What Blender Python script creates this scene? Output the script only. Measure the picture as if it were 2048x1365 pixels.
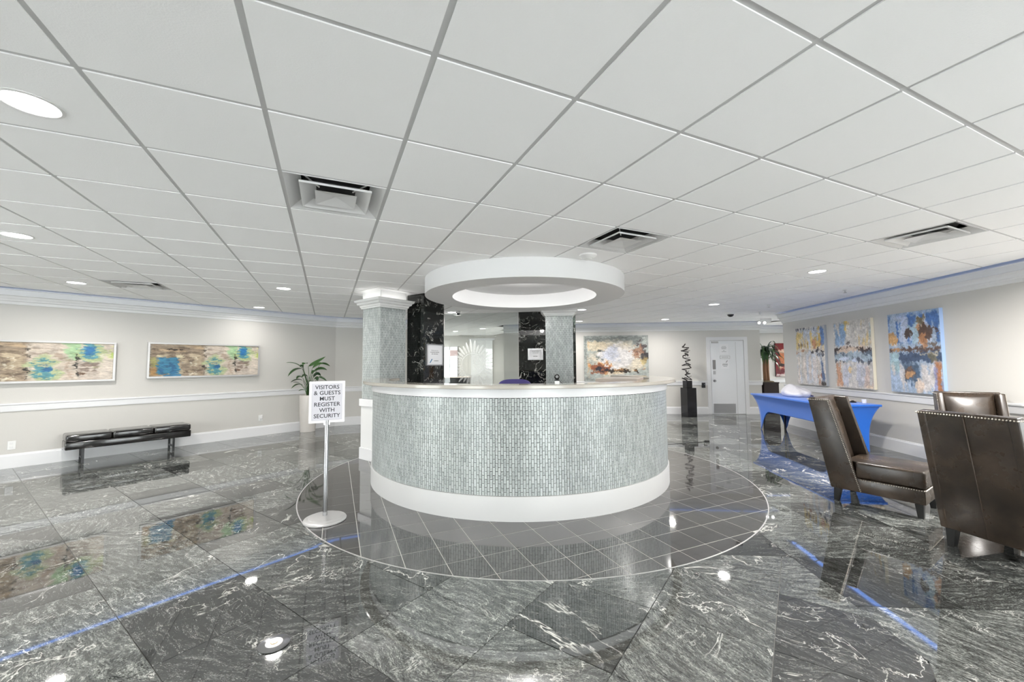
import bpy, bmesh, math, random
import numpy as np
from mathutils import Vector, Matrix
random.seed(7)
PI = math.pi
sc = bpy.context.scene
for o in list(bpy.data.objects): bpy.data.objects.remove(o)

# ------------------------------------------------------------------ camera, world, exposure
CAMH = 1.42; CE = 2.55
cam = bpy.data.cameras.new('camera'); camo = bpy.data.objects.new('camera', cam)
sc.collection.objects.link(camo); sc.camera = camo
cam.sensor_width = 36; cam.lens = 805.3 / 2048 * 36; cam.shift_x = 1.0 / 2048
cam.clip_start = .05; cam.clip_end = 100
camo.matrix_world = Matrix.Translation((0, 0, CAMH)) @ Matrix.Rotation(PI/2 + 0.0579, 4, 'X') @ Matrix.Rotation(-0.0072, 4, 'Z')
sc.view_settings.view_transform = 'Standard'; sc.view_settings.look = 'None'
sc.view_settings.gamma = 1; sc.view_settings.use_curve_mapping = False
sc.view_settings.exposure = 0.24
w = bpy.data.worlds.new('world'); sc.world = w; w.use_nodes = True
w.node_tree.nodes['Background'].inputs[0].default_value = (.97, .98, 1, 1)
w.node_tree.nodes['Background'].inputs[1].default_value = 11.5
LAMP_W = 30.0          # each recessed downlight
LENS_E = 9.0

# ------------------------------------------------------------------ materials
def mat(name, col, rough=.5, metal=0, spec=.5, emit=None, es=0, bump=None, alpha=None, trans=0, coat=0, ior=None):
    m = bpy.data.materials.new(name); m.use_nodes = True
    b = m.node_tree.nodes['Principled BSDF']
    b.inputs['Base Color'].default_value = (*col, 1); b.inputs['Roughness'].default_value = rough
    b.inputs['Metallic'].default_value = metal; b.inputs['Specular IOR Level'].default_value = spec
    if ior: b.inputs['IOR'].default_value = ior
    if emit: b.inputs['Emission Color'].default_value = (*emit, 1); b.inputs['Emission Strength'].default_value = es
    if trans: b.inputs['Transmission Weight'].default_value = trans
    if coat: b.inputs['Coat Weight'].default_value = coat; b.inputs['Coat Roughness'].default_value = .08
    if bump:
        n = m.node_tree.nodes; l = m.node_tree.links
        t = n.new('ShaderNodeTexCoord'); no = n.new('ShaderNodeTexNoise'); bp = n.new('ShaderNodeBump')
        no.inputs['Scale'].default_value = bump[0]; no.inputs['Detail'].default_value = 4
        bp.inputs['Strength'].default_value = bump[1]; bp.inputs['Distance'].default_value = .01
        l.new(t.outputs['Object'], no.inputs['Vector']); l.new(no.outputs['Fac'], bp.inputs['Height']); l.new(bp.outputs['Normal'], b.inputs['Normal'])
    return m
def N(m, t, **kw):
    n = m.node_tree.nodes.new(t)
    for k, v in kw.items(): setattr(n, k, v)
    return n
def L(m, a, b): m.node_tree.links.new(a, b)
def math_(m, op, a, b=None, clamp=False):
    n = N(m, 'ShaderNodeMath', operation=op, use_clamp=clamp)
    for i, v in enumerate((a, b)):
        if v is None: continue
        if isinstance(v, (int, float)): n.inputs[i].default_value = v
        else: L(m, v, n.inputs[i])
    return n.outputs[0]
def ramp(m, fac, stops, interp='LINEAR'):
    n = N(m, 'ShaderNodeValToRGB'); L(m, fac, n.inputs[0]); cr = n.color_ramp; cr.interpolation = interp
    while len(cr.elements) < len(stops): cr.elements.new(.5)
    for e, (p, c) in zip(cr.elements, stops):
        e.position = p; e.color = (*c, 1) if len(c) == 3 else c
    return n.outputs[0]
def g3(v): return (v, v, v)
def mixc(m, f, a, b, mode='MIX'):
    n = N(m, 'ShaderNodeMix', data_type='RGBA', blend_type=mode)
    for i, v in ((0, f), (6, a), (7, b)):
        if isinstance(v, (int, float)): n.inputs[i].default_value = v
        elif isinstance(v, tuple): n.inputs[i].default_value = (*v, 1)
        else: L(m, v, n.inputs[i])
    return n.outputs[2]
def bsdf(m): return m.node_tree.nodes['Principled BSDF']
def rnd(m):      # a random number per object and per loose piece
    oi = N(m, 'ShaderNodeObjectInfo'); ge = N(m, 'ShaderNodeNewGeometry')
    return math_(m, 'FRACT', math_(m, 'ADD', oi.outputs['Random'], ge.outputs['Random Per Island']))
def noise(m, vec, scale, detail=4, rough=.6, dist=0, stretch=None, dim='3D'):
    if stretch:
        mp = N(m, 'ShaderNodeMapping'); L(m, vec, mp.inputs[0]); mp.inputs['Scale'].default_value = stretch; vec = mp.outputs[0]
    n = N(m, 'ShaderNodeTexNoise'); L(m, vec, n.inputs['Vector'])
    n.inputs['Scale'].default_value = scale; n.inputs['Detail'].default_value = detail
    n.inputs['Roughness'].default_value = rough; n.inputs['Distortion'].default_value = dist
    return n.outputs['Fac']

M = {}
M['wall'] = mat('wall_paint', (.56, .545, .515), .55, bump=(60, .05))
M['white'] = mat('white_trim', (.70, .70, .695), .35)
M['white_gloss'] = mat('white_satin', (.71, .71, .72), .25)
M['ceil'] = mat('ceiling_board', (.90, .90, .90), .8, bump=(140, .10))
M['bar'] = mat('ceiling_bar', (.55, .55, .55), .5)
M['plenum'] = mat('plenum', (.03, .03, .03), .9)
M['ringw'] = mat('ring_plaster', (.70, .70, .705), .6)
M['black'] = mat('black', (.012, .012, .014), .35)
M['blackgloss'] = mat('black_lacquer', (.008, .008, .010), .12)
M['chrome'] = mat('chrome', (.42, .42, .43), .15, 1)
M['steel'] = mat('brushed_steel', (.55, .55, .56), .3, 1)
M['silver'] = mat('silver_paint', (.50, .49, .485), .35, .35)
M['lens'] = mat('lit_lens', (1, 1, 1), .5, emit=(1, .99, .97), es=LENS_E)
M['paper'] = mat('paper', (.78, .78, .80), .5)
M['ink'] = mat('ink', (.015, .015, .02), .6)
M['inkgrey'] = mat('grey_print', (.25, .25, .26), .6)
M['brass'] = mat('brass', (.72, .50, .25), .25, 1)
M['grout'] = mat('light_grout', (.55, .54, .51), .4)
M['terracotta'] = mat('bark', (.26, .13, .07), .8, bump=(60, .6))
M['soil'] = mat('soil', (.12, .09, .05), .9, bump=(80, .8))
M['pot'] = mat('pot_glaze', (.56, .53, .50), .35)
M['espresso'] = mat('espresso_wood', (.015, .006, .006), .35)
M['slab'] = mat('counter_stone', (.46, .43, .38), .12, bump=None)
M['navy'] = mat('navy_fabric', (.045, .035, .16), .55, bump=(40, .4))
M['laminate'] = mat('beige_laminate', (.55, .47, .41), .3)
M['plastic'] = mat('white_plastic', (.75, .75, .74), .4)
M['bag'] = mat('white_bag', (.68, .67, .72), .5, bump=(14, .5))
M['bronze'] = mat('bronze_rod', (.012, .008, .008), .4, .3)

def marble(name, kind):
    m = bpy.data.materials.new(name); m.use_nodes = True; b = bsdf(m)
    ge = N(m, 'ShaderNodeNewGeometry'); r = rnd(m)
    tc = ge.outputs['Position']
    rot = N(m, 'ShaderNodeVectorRotate', rotation_type='AXIS_ANGLE')
    L(m, tc, rot.inputs['Vector'])
    if kind == 'floor':
        ang = math_(m, 'ADD', math_(m, 'MULTIPLY', math_(m, 'FRACT', math_(m, 'MULTIPLY', r, 7.31)), 1.5), -.25)
        rot.inputs['Axis'].default_value = (0, 0, 1); L(m, ang, rot.inputs['Angle'])
    else:
        rot.inputs['Axis'].default_value = (0, 1, 0); L(m, math_(m, 'MULTIPLY', r, 6.0), rot.inputs['Angle'])
    off = N(m, 'ShaderNodeCombineXYZ'); L(m, math_(m, 'MULTIPLY', r, 53.), off.inputs[2]); L(m, math_(m, 'MULTIPLY', r, 17.), off.inputs[0])
    ad = N(m, 'ShaderNodeVectorMath', operation='ADD'); L(m, rot.outputs[0], ad.inputs[0]); L(m, off.outputs[0], ad.inputs[1])
    v = ad.outputs[0]
    # fibrous grain, stretched
    wv = noise(m, v, 1.6, 3, .5)
    dv = N(m, 'ShaderNodeVectorMath', operation='ADD'); L(m, v, dv.inputs[0])
    cx = N(m, 'ShaderNodeCombineXYZ'); L(m, math_(m, 'MULTIPLY', wv, .28), cx.inputs[1]); L(m, cx.outputs[0], dv.inputs[1])
    grain = noise(m, dv.outputs[0], 8, 11, .82, .15, (1, 4.2, 1))
    fine = noise(m, dv.outputs[0], 75, 6, .85, .2, (1, 2.4, 1))
    g = math_(m, 'ADD', math_(m, 'MULTIPLY', grain, .5), math_(m, 'MULTIPLY', fine, .5))
    tone = math_(m, 'FRACT', math_(m, 'MULTIPLY', r, 3.77))
    if kind == 'floor':
        light = ramp(m, g, [(.41, (.016, .017, .016)), (.48, (.075, .08, .077)), (.53, (.17, .18, .17)), (.59, (.46, .47, .44))])
        dark = ramp(m, g, [(.45, (.006, .007, .007)), (.53, (.035, .037, .036)), (.60, (.22, .22, .21))])
        col = mixc(m, ramp(m, tone, [(.45, g3(0)), (.75, g3(.85))]), light, dark)
    else:
        col = ramp(m, g, [(.46, (.003, .003, .003)), (.56, (.012, .016, .014)), (.66, (.10, .12, .11))])
    # white veins: thin ridges of low-frequency noise
    def vein(sc_, w_, seed, strength):
        mp = N(m, 'ShaderNodeMapping'); L(m, v, mp.inputs[0]); mp.inputs['Location'].default_value = (seed, seed*2, seed*.7)
        n1 = noise(m, mp.outputs[0], sc_, 6, .58, .9)
        d = math_(m, 'ABSOLUTE', math_(m, 'SUBTRACT', n1, .5))
        line = ramp(m, d, [(0, g3(1)), (w_, g3(0))])
        brk = ramp(m, noise(m, mp.outputs[0], sc_*.9, 2), [(.53, g3(0)), (.60, g3(1))])
        return math_(m, 'MULTIPLY', math_(m, 'MULTIPLY', line, brk), strength)
    v1, v2 = (vein(1.1, .0055, 3.1, 1.), vein(3.2, .007, 9.7, .75)) if kind == 'floor' else (vein(2.0, .012, 3.1, .7), vein(7, .022, 9.7, .45))
    vv = math_(m, 'MAXIMUM', v1, v2)
    col = mixc(m, vv, col, (.80, .79, .74))
    L(m, col, b.inputs['Base Color'])
    b.inputs['Roughness'].default_value = .025; b.inputs['IOR'].default_value = 2.35 if kind == 'floor' else 1.6
    return m
M['marble'] = marble('polished_marble', 'floor')
M['black_marble'] = marble('black_veined_marble', 'wall')

def varied(name, c0, c1, rough, metal=0, speck=0, ior=1.5):
    m = bpy.data.materials.new(name); m.use_nodes = True; b = bsdf(m)
    r = rnd(m); c = ramp(m, r, [(0, c0), (1, c1)])
    if speck:
        ge = N(m, 'ShaderNodeNewGeometry'); n = noise(m, ge.outputs['Position'], speck, 3, .7)
        c = mixc(m, ramp(m, n, [(.4, g3(0)), (.62, g3(.5))]), c, (.62, .65, .65))
    L(m, c, b.inputs['Base Color']); b.inputs['Roughness'].default_value = rough; b.inputs['Metallic'].default_value = metal
    b.inputs['IOR'].default_value = ior
    return m
M['mosaic'] = varied('glass_mosaic', (.26, .285, .28), (.43, .465, .455), .30, .1, speck=90)
M['mosaic_grout'] = mat('mosaic_grout', (.07, .075, .075), .8)
M['greytile'] = varied('grey_floor_tile', (.050, .047, .046), (.070, .066, .064), .04, ior=2.5)

def leather():
    m = bpy.data.materials.new('brown_leather'); m.use_nodes = True; b = bsdf(m)
    t = N(m, 'ShaderNodeTexCoord').outputs['Object']
    n1 = noise(m, t, 3.2, 5, .6); n2 = noise(m, t, 160, 3)
    c = ramp(m, n1, [(.30, (.014, .010, .007)), (.50, (.038, .027, .019)), (.68, (.075, .053, .038))])
    L(m, c, b.inputs['Base Color']); L(m, ramp(m, n1, [(.3, g3(.34)), (.7, g3(.22))]), b.inputs['Roughness'])
    bp = N(m, 'ShaderNodeBump'); bp.inputs['Strength'].default_value = .12; bp.inputs['Distance'].default_value = .004
    h = math_(m, 'ADD', math_(m, 'MULTIPLY', n2, .3), noise(m, t, 9, 4, .6))
    L(m, h, bp.inputs['Height']); L(m, bp.outputs[0], b.inputs['Normal'])
    return m
M['leather'] = leather()
M['vinyl'] = mat('black_vinyl', (.010, .009, .009), .14, bump=(24, .10), coat=.5)
def blue():
    m = mat('blue_spandex', (.006, .13, .60), .5); b = bsdf(m)
    b.inputs['Sheen Weight'].default_value = .3
    return m
M['blue'] = blue()
def leafm(name, a, b_):
    m = bpy.data.materials.new(name); m.use_nodes = True; b = bsdf(m)
    L(m, ramp(m, rnd(m), [(0, a), (1, b_)]), b.inputs['Base Color']); b.inputs['Roughness'].default_value = .3
    return m
M['leaf'] = leafm('green_leaf', (.010, .035, .010), (.045, .13, .025))
M['leaf2'] = leafm('dark_leaf', (.008, .022, .010), (.05, .13, .03))
def glassm():
    m = bpy.data.materials.new('clear_glass'); m.use_nodes = True; nt = m.node_tree
    tr = N(m, 'ShaderNodeBsdfTransparent'); gl = N(m, 'ShaderNodeBsdfGlossy'); mx = N(m, 'ShaderNodeMixShader'); fr = N(m, 'ShaderNodeFresnel')
    tr.inputs[0].default_value = (.93, .95, .94, 1); gl.inputs['Roughness'].default_value = .01; fr.inputs[0].default_value = 1.5
    L(m, fr.outputs[0], mx.inputs[0]); L(m, tr.outputs[0], mx.inputs[1]); L(m, gl.outputs[0], mx.inputs[2])
    L(m, mx.outputs[0], nt.nodes['Material Output'].inputs[0]); return m
M['glass'] = glassm()
def frost():
    m = bpy.data.materials.new('frosted_etching'); m.use_nodes = True; nt = m.node_tree
    tr = N(m, 'ShaderNodeBsdfTransparent'); df = N(m, 'ShaderNodeBsdfPrincipled'); mx = N(m, 'ShaderNodeMixShader')
    df.inputs['Base Color'].default_value = (.85, .87, .86, 1); df.inputs['Roughness'].default_value = .6
    mx.inputs[0].default_value = .20
    L(m, tr.outputs[0], mx.inputs[1]); L(m, df.outputs[0], mx.inputs[2]); L(m, mx.outputs[0], nt.nodes['Material Output'].inputs[0]); return m
M['frost'] = frost()

# ------------------------------------------------------------------ helpers
C = sc.collection
def link(name, me, m=None, parent=None):
    o = bpy.data.objects.new(name, me); C.objects.link(o)
    if m is not None and me is not None: me.materials.append(m)
    if parent is not None: o.parent = parent
    return o
def obj(name, bm, m, parent=None, smooth=False, angle=None):
    me = bpy.data.meshes.new(name); bmesh.ops.recalc_face_normals(bm, faces=bm.faces) if len(bm.faces) else None
    bm.to_mesh(me); bm.free()
    if smooth: me.polygons.foreach_set('use_smooth', [True]*len(me.polygons))
    if smooth and angle:
        me.set_sharp_from_angle(angle=angle)
    return link(name, me, m, parent)
def tag(o, label=None, cat=None, group=None, kind=None):
    if label: o['label'] = label
    if cat: o['category'] = cat
    if group: o['group'] = group
    if kind: o['kind'] = kind
    return o
def struct(o): o['kind'] = 'structure'; return o
def thing(name, label, cat, loc=(0, 0, 0), rz=0, group=None):
    o = bpy.data.objects.new(name, None); C.objects.link(o); o.empty_display_size = .1
    o.location = loc; o.rotation_euler = (0, 0, rz); return tag(o, label, cat, group)
def box(bm, x0, x1, y0, y1, z0, z1, mx=None, bev=0, seg=2):
    vs = [bm.verts.new(p) for p in ((x0,y0,z0),(x1,y0,z0),(x1,y1,z0),(x0,y1,z0),(x0,y0,z1),(x1,y0,z1),(x1,y1,z1),(x0,y1,z1))]
    fs = [bm.faces.new([vs[i] for i in f]) for f in ((3,2,1,0),(4,5,6,7),(0,1,5,4),(1,2,6,5),(2,3,7,6),(3,0,4,7))]
    if bev:
        es = list({e for f in fs for e in f.edges})
        r = bmesh.ops.bevel(bm, geom=es, offset=bev, segments=seg, affect='EDGES', profile=.5)
        vs = list({v for f in r['faces'] for v in f.verts} | {v for v in vs if v.is_valid})
    if mx is not None: bmesh.ops.transform(bm, matrix=mx, verts=[v for v in vs if v.is_valid])
    return vs
def nb(): return bmesh.new()
def boxo(name, a, m, parent=None, bev=0, seg=2, mx=None, smooth=False):
    bm = nb(); box(bm, *a, mx=mx, bev=bev, seg=seg); return obj(name, bm, m, parent, smooth)
def prism(bm, pts, z0, z1, plane='XY', mx=None, bev=0, seg=2):
    def P(a, b, c):
        return (a, b, c) if plane == 'XY' else (a, c, b)   # XZ: pts=(x,z), extruded along y
    lo = [bm.verts.new(P(a, b, z0)) for a, b in pts]; hi = [bm.verts.new(P(a, b, z1)) for a, b in pts]
    n = len(pts); fs = [bm.faces.new(lo[::-1]), bm.faces.new(hi)]
    for i in range(n): fs.append(bm.faces.new((lo[i], lo[(i+1) % n], hi[(i+1) % n], hi[i])))
    vs = lo + hi
    if bev:
        es = list({e for f in fs for e in f.edges})
        r = bmesh.ops.bevel(bm, geom=es, offset=bev, segments=seg, affect='EDGES', profile=.5)
        vs = list({v for f in r['faces'] for v in f.verts} | {v for v in vs if v.is_valid})
    if mx is not None: bmesh.ops.transform(bm, matrix=mx, verts=[v for v in vs if v.is_valid])
def lathe(bm, prof, n=32, c=(0, 0, 0), a0=0, a1=2*PI, close=True):
    full = abs(a1 - a0 - 2*PI) < 1e-6; cnt = n if full else n + 1; rings = []
    for i in range(cnt):
        a = a0 + (a1 - a0) * i / n
        rings.append([bm.verts.new((c[0] + r*math.cos(a), c[1] + r*math.sin(a), c[2] + z)) for r, z in prof])
    m = len(prof)
    for i in range(n):
        A = rings[i]; B = rings[(i+1) % cnt]
        for j in range(m - 1 if not close else m):
            k = (j+1) % m
            try: bm.faces.new((A[j], B[j], B[k], A[k]))
            except ValueError: pass
    if not full and close:
        bm.faces.new(rings[0][::-1]); bm.faces.new(rings[-1])
def solid(bm, prof, n=32, c=(0, 0, 0)):   # lathe with end caps; prof from bottom to top
    rings = [[bm.verts.new((c[0] + r*math.cos(2*PI*i/n), c[1] + r*math.sin(2*PI*i/n), c[2] + z)) for i in range(n)] for r, z in prof]
    for A, B in zip(rings, rings[1:]):
        for i in range(n): bm.faces.new((A[i], A[(i+1) % n], B[(i+1) % n], B[i]))
    bm.faces.new(rings[0][::-1]); bm.faces.new(rings[-1])
def tube(bm, pts, r, n=8, radii=None):
    pts = [Vector(p) for p in pts]; prev = None; rings = []
    for i, p in enumerate(pts):
        d = (pts[min(i+1, len(pts)-1)] - pts[max(i-1, 0)]).normalized()
        if prev is None:
            u = d.orthogonal().normalized()
        else: u = (prev - d * prev.dot(d)).normalized()
        prev = u; v = d.cross(u); rr = radii[i] if radii else r
        rings.append([bm.verts.new(p + u*rr*math.cos(2*PI*k/n) + v*rr*math.sin(2*PI*k/n)) for k in range(n)])
    for A, B in zip(rings, rings[1:]):
        for k in range(n): bm.faces.new((A[k], A[(k+1) % n], B[(k+1) % n], B[k]))
    bm.faces.new(rings[0][::-1]); bm.faces.new(rings[-1])
def copy_tree(o, parent=None):
    c = o.copy(); C.objects.link(c)
    if parent is not None: c.parent = parent
    for ch in list(o.children):
        if ch is not c: copy_tree(ch, c)
    return c
def face_mx(p, ang, z=0): return Matrix.Translation((p[0], p[1], z)) @ Matrix.Rotation(ang, 4, 'Z')
def clip(poly, p, n):          # keep the side where (x-p).n <= 0
    out = []; k = len(poly)
    for i in range(k):
        a, b = poly[i], poly[(i+1) % k]
        da = (a[0]-p[0])*n[0] + (a[1]-p[1])*n[1]; db = (b[0]-p[0])*n[0] + (b[1]-p[1])*n[1]
        if da <= 0: out.append(a)
        if (da < 0 < db) or (db < 0 < da):
            t = da / (da - db); out.append((a[0] + (b[0]-a[0])*t, a[1] + (b[1]-a[1])*t))
    return out
def area(p): return abs(sum(p[i][0]*p[(i+1) % len(p)][1] - p[(i+1) % len(p)][0]*p[i][1] for i in range(len(p)))) / 2
def text_obj(name, s, size, m, parent, loc, rot, align='CENTER', ext=.0006, offset=0, spacing=1.0, sx=1.0):
    cu = bpy.data.curves.new(name, 'FONT'); cu.body = s; cu.size = size; cu.align_x = align; cu.align_y = 'CENTER'
    cu.extrude = ext; cu.offset = offset; cu.space_character = spacing; cu.resolution_u = 3
    t = bpy.data.objects.new('tmp', cu); C.objects.link(t)
    dg = bpy.context.evaluated_depsgraph_get(); me = bpy.data.meshes.new_from_object(t.evaluated_get(dg))
    bpy.data.objects.remove(t)
    me.materials.clear(); o = link(name, me, m, parent); o.location = loc; o.rotation_euler = rot; o.scale = (sx, 1, 1)
    return o

# ------------------------------------------------------------------ the room shell
dL = np.array([math.cos(math.radians(52)), math.sin(math.radians(52))])
WL1 = np.array([-4.665, 8.95]); 
def isect(p, d, q, e):
    t = np.linalg.solve(np.array([d, -np.array(e)]).T, np.array(q) - np.array(p)); return np.array(p) + np.array(d)*t[0]
dL2 = np.array([math.cos(math.radians(23.8)), math.sin(math.radians(23.8))])
CL = isect(WL1, dL, (-4.536, 9.41), dL2)                # corner between the left walls
PL0 = WL1 - dL * ((WL1[0] + 10.5) / dL[0])              # far left end
EL = CL + dL2 * 2.35                                    # end of short return wall
dB = np.array([math.cos(math.radians(-4.5)), math.sin(math.radians(-4.5))])
BR = np.array([6.90, 11.17]); BLf = BR - dB * 7.15      # back wall, right and left ends
dR = np.array([math.cos(math.radians(84.6)), math.sin(math.radians(84.6))])
PR = np.array([6.12, 6.91]); RE = PR + dR * 2.50; RS = PR - dR * 10.9
YA = 12.45
def wallseg(name, a, b, mat_, th=.12, side=1, z0=0, z1=None):
    a = np.array(a, float); b = np.array(b, float); d = (b-a)/np.linalg.norm(b-a); n = np.array([-d[1], d[0]]) * side
    q = [tuple(a), tuple(b), tuple(b + n*th), tuple(a + n*th)]
    bm = nb(); prism(bm, q, z0, CE + .158 if z1 is None else z1); return struct(obj(name, bm, mat_))
wl = wallseg('wall_left', PL0, CL, M['wall']); wl2 = wallseg('wall_left_return', CL + dL2*.0, EL, M['wall'])
wb = wallseg('wall_back', BLf, BR, M['wall'])
# wall_back end turns into the alcove
wall_al = wallseg('wall_alcove', (6.75, YA), (10.5, YA), M['wall'])
wal2 = wallseg('wall_alcove_side', (6.9, 11.31), (6.9, YA-.01), M['wall'], th=.12, side=1)
RW0, RW1 = PR - dR*10.4, PR - dR*5.0
wr = wallseg('wall_right', RW1, RE, M['wall'], side=-1, th=.14); wallseg('wall_right_end', RS, RW0, M['wall'], side=-1, th=.14)
wallseg('wall_right_sill', RW0, RW1, M['wall'], side=-1, th=.14, z1=.22); wallseg('wall_right_head', RW0, RW1, M['wall'], side=-1, th=.14, z0=2.33)
wh = wallseg('wall_hallway', (RE[0] + .16, RE[1]-.001), (10.5, RE[1]-.001), M['wall'], side=-1)
wallseg('wall_hallway_end', (10.5, RE[1]), (10.5, YA), M['wall'], side=-1, z1=.22); wallseg('wall_hallway_end', (10.5, RE[1]), (10.5, YA), M['wall'], side=-1, z0=1.35)  # opening for an added daylight window, head dropped to dim the alcove
# behind the glass
YF = 15.6
wf = wallseg('wall_far', (-6.5, YF), (.6, YF), M['wall'])
wallseg('wall_far_left', (EL[0]-.02, EL[1] + .12), (-4.6, YF), M['wall'], side=1, z1=.3); wallseg('wall_far_left', (EL[0]-.02, EL[1] + .12), (-4.6, YF), M['wall'], side=1, z0=2.38)
wf3 = wallseg('wall_far_right', (BLf[0] + .02, BLf[1] + .13), (.45, YF), M['wall'], side=-1)
# wall behind the camera, with unseen tall windows added for daylight fill
def fill_window(no, a, b):
    a = np.array(a, float); b = np.array(b, float); d = b-a; Ln = float(np.linalg.norm(d)); mx = face_mx(a, math.atan2(d[1], d[0]))
    t = bpy.data.objects.new('window_%d' % no, None); C.objects.link(t); struct(t)
    bm = nb(); box(bm, 0, Ln, -.065, -.055, .25, 2.3, mx=mx); obj('window_pane', bm, M['glass'], t)
    bm = nb()
    for x in (0, Ln/2-.03, Ln-.06): box(bm, x, x+.06, -.10, -.02, .25, 2.3, mx=mx)
    box(bm, 0, Ln, -.10, -.02, .22, .25, mx=mx); box(bm, 0, Ln, -.10, -.02, 2.3, 2.33, mx=mx); obj('window_frame', bm, M['steel'], t)
fill_window(7, (10.5, RE[1]), (10.5, YA)); fill_window(8, (-4.6, YF), (EL[0]-.02, EL[1] + .12))  # windows added so daylight reaches the hallway and back room ceilings
wallseg('wall_side', (-10.5, -4), (-10.5, -3.4), M['wall'], side=1); wallseg('wall_side', (-10.5, .9), PL0, M['wall'], side=1)
wallseg('wall_side', (-10.5, -3.4), (-10.5, .9), M['wall'], side=1, z1=.22); wallseg('wall_side', (-10.5, -3.4), (-10.5, .9), M['wall'], side=1, z0=2.33)
fill_window(5, (-10.5, .9), (-10.5, -3.4)); fill_window(6, RW0, RW1)  # unseen side windows, added to brighten the ceiling
XR = RS[0]
fr = []
wins = [(-9.9, -6.9), (-6.3, -3.5), (1.0, 4.6)]  # spans of the added front windows that let fill daylight in
xs = [-10.5] + [v for w_ in wins for v in w_] + [XR]
for i in range(0, len(xs), 2): wallseg('wall_front', (xs[i], -4), (xs[i+1], -4), M['wall'], side=-1)
for i, (a, b) in enumerate(wins):
    boxo('wall_front_sill', (a, b, -4.12, -4, 0, .25), M['wall']); boxo('wall_front_head', (a, b, -4.12, -4, 2.3, CE-.001), M['wall'])
    t = bpy.data.objects.new('window_%d' % (i+1), None); C.objects.link(t); struct(t)
    bm = nb(); box(bm, a, b, -4.07, -4.06, .25, 2.3); obj('window_pane', bm, M['glass'], t)
    for x in (a, (a+b)/2, b): boxo('window_frame', (x-.03, x+.03, -4.10, -4.03, .25, 2.3), M['steel'], t)
    for z in (.25, 2.27): boxo('window_frame', (a, b, -4.10, -4.03, z, z+.03), M['steel'], t)
for o in [o for o in bpy.data.objects if o.name.startswith('wall_front_')]: struct(o)

def sweep(name, path, prof, m, side=1, closed=False):
    """prof = [(out from wall, z)], path = wall face points; 'out' is to the right of travel when side=1"""
    P = [np.array(p, float) for p in path]; n = len(P); bm = nb(); rings = []
    for i in range(n):
        ds = []
        if i > 0 or closed: d = P[i] - P[i-1]; ds.append(d/np.linalg.norm(d))
        if i < n-1 or closed: d = P[(i+1) % n] - P[i]; ds.append(d/np.linalg.norm(d))
        ns = [np.array([d[1], -d[0]])*side for d in ds]
        mn = sum(ns)/len(ns); mn = mn / max(.3, mn @ ns[0])
        rings.append([bm.verts.new((P[i][0] + mn[0]*o, P[i][1] + mn[1]*o, z)) for o, z in prof])
    k = len(prof)
    for i in range(n if closed else n-1):
        A, B = rings[i], rings[(i+1) % n]
        for j in range(k): bm.faces.new((A[j], B[j], B[(j+1) % k], A[(j+1) % k]))
    if not closed: bm.faces.new(rings[0]); bm.faces.new(rings[-1][::-1])
    return obj(name, bm, m)
ZC = CE
crown = [(0, ZC), (.10, ZC), (.10, ZC-.012), (.082, ZC-.018), (.070, ZC-.085), (.072, ZC-.095), (.052, ZC-.105), (.046, ZC-.125), (.030, ZC-.150), (.030, ZC-.168), (.014, ZC-.178), (.012, ZC-.215), (0, ZC-.22)]
rail = [(0, .80), (.014, .80), (.016, .82), (.020, .885), (.030, .895), (.030, .912), (0, .918)]
base = [(0, 0.0005), (.018, 0.0005), (.018, .172), (.011, .185), (.010, .195), (0, .2)]
leftpath = [PL0, CL, EL]
backpath = [BLf, BR, (6.9, YA), (10.4, YA)]
rightpath = [RS, RE, (RE[0] + .15, RE[1]), (10.4, RE[1])]
for nm, pr, mm in (('trim', crown, M['white']), ('trim', rail, M['white_gloss']), ('baseboard', base, M['white_gloss'])):
    k = {id(crown): 0, id(rail): 3}.get(id(pr), 0)
    def nmf(side, i): return ('baseboard_' + side) if nm == 'baseboard' else 'trim_%d' % (k + i)
    if nm == 'trim' and pr is crown or nm == 'trim':
        pass
    struct(sweep(nmf('left', 1), leftpath, pr, mm)); 
    if pr is crown:
        struct(sweep(nmf('back', 2), backpath, pr, mm))
    else:
        # leave the door opening free
        dpt = lambda x: tuple(BR - dB * ((BR[0] - x) / dB[0]))
        struct(sweep(nmf('back', 2), [BLf, dpt(5.455)], pr, mm)); o = sweep(nmf('back', 2), [dpt(6.545), BR, (6.9, YA), (10.4, YA)], pr, mm); struct(o)
    struct(sweep(nmf('right', 3), rightpath, pr, mm, side=-1))

# cove slot above the crown with its blue light strip
M['led'] = mat('blue_led', (.2, .4, 1), .5, emit=(.22, .38, .85), es=2.0)
SLOT = .23
for i, (pt, sd) in enumerate(((leftpath, 1), (backpath, 1), (rightpath, -1))):
    struct(sweep('trim_%d' % (7+i), pt, [(SLOT, CE+.0), (SLOT+.008, CE+.0), (SLOT+.008, CE+.145), (.0005, CE+.145), (.0005, CE+.137), (SLOT, CE+.137)], M['white'], side=sd))
    o = sweep('cove_light_strip', pt, [(.001, CE+.066), (.012, CE+.066), (.012, CE+.134), (.001, CE+.134)], M['led'], side=sd)
    tag(o, ('blue light strip in the ceiling cove along the left wall', 'blue light strip in the ceiling cove along the back wall', 'blue light strip in the ceiling cove along the right wall')[i], 'light strip')
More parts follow.
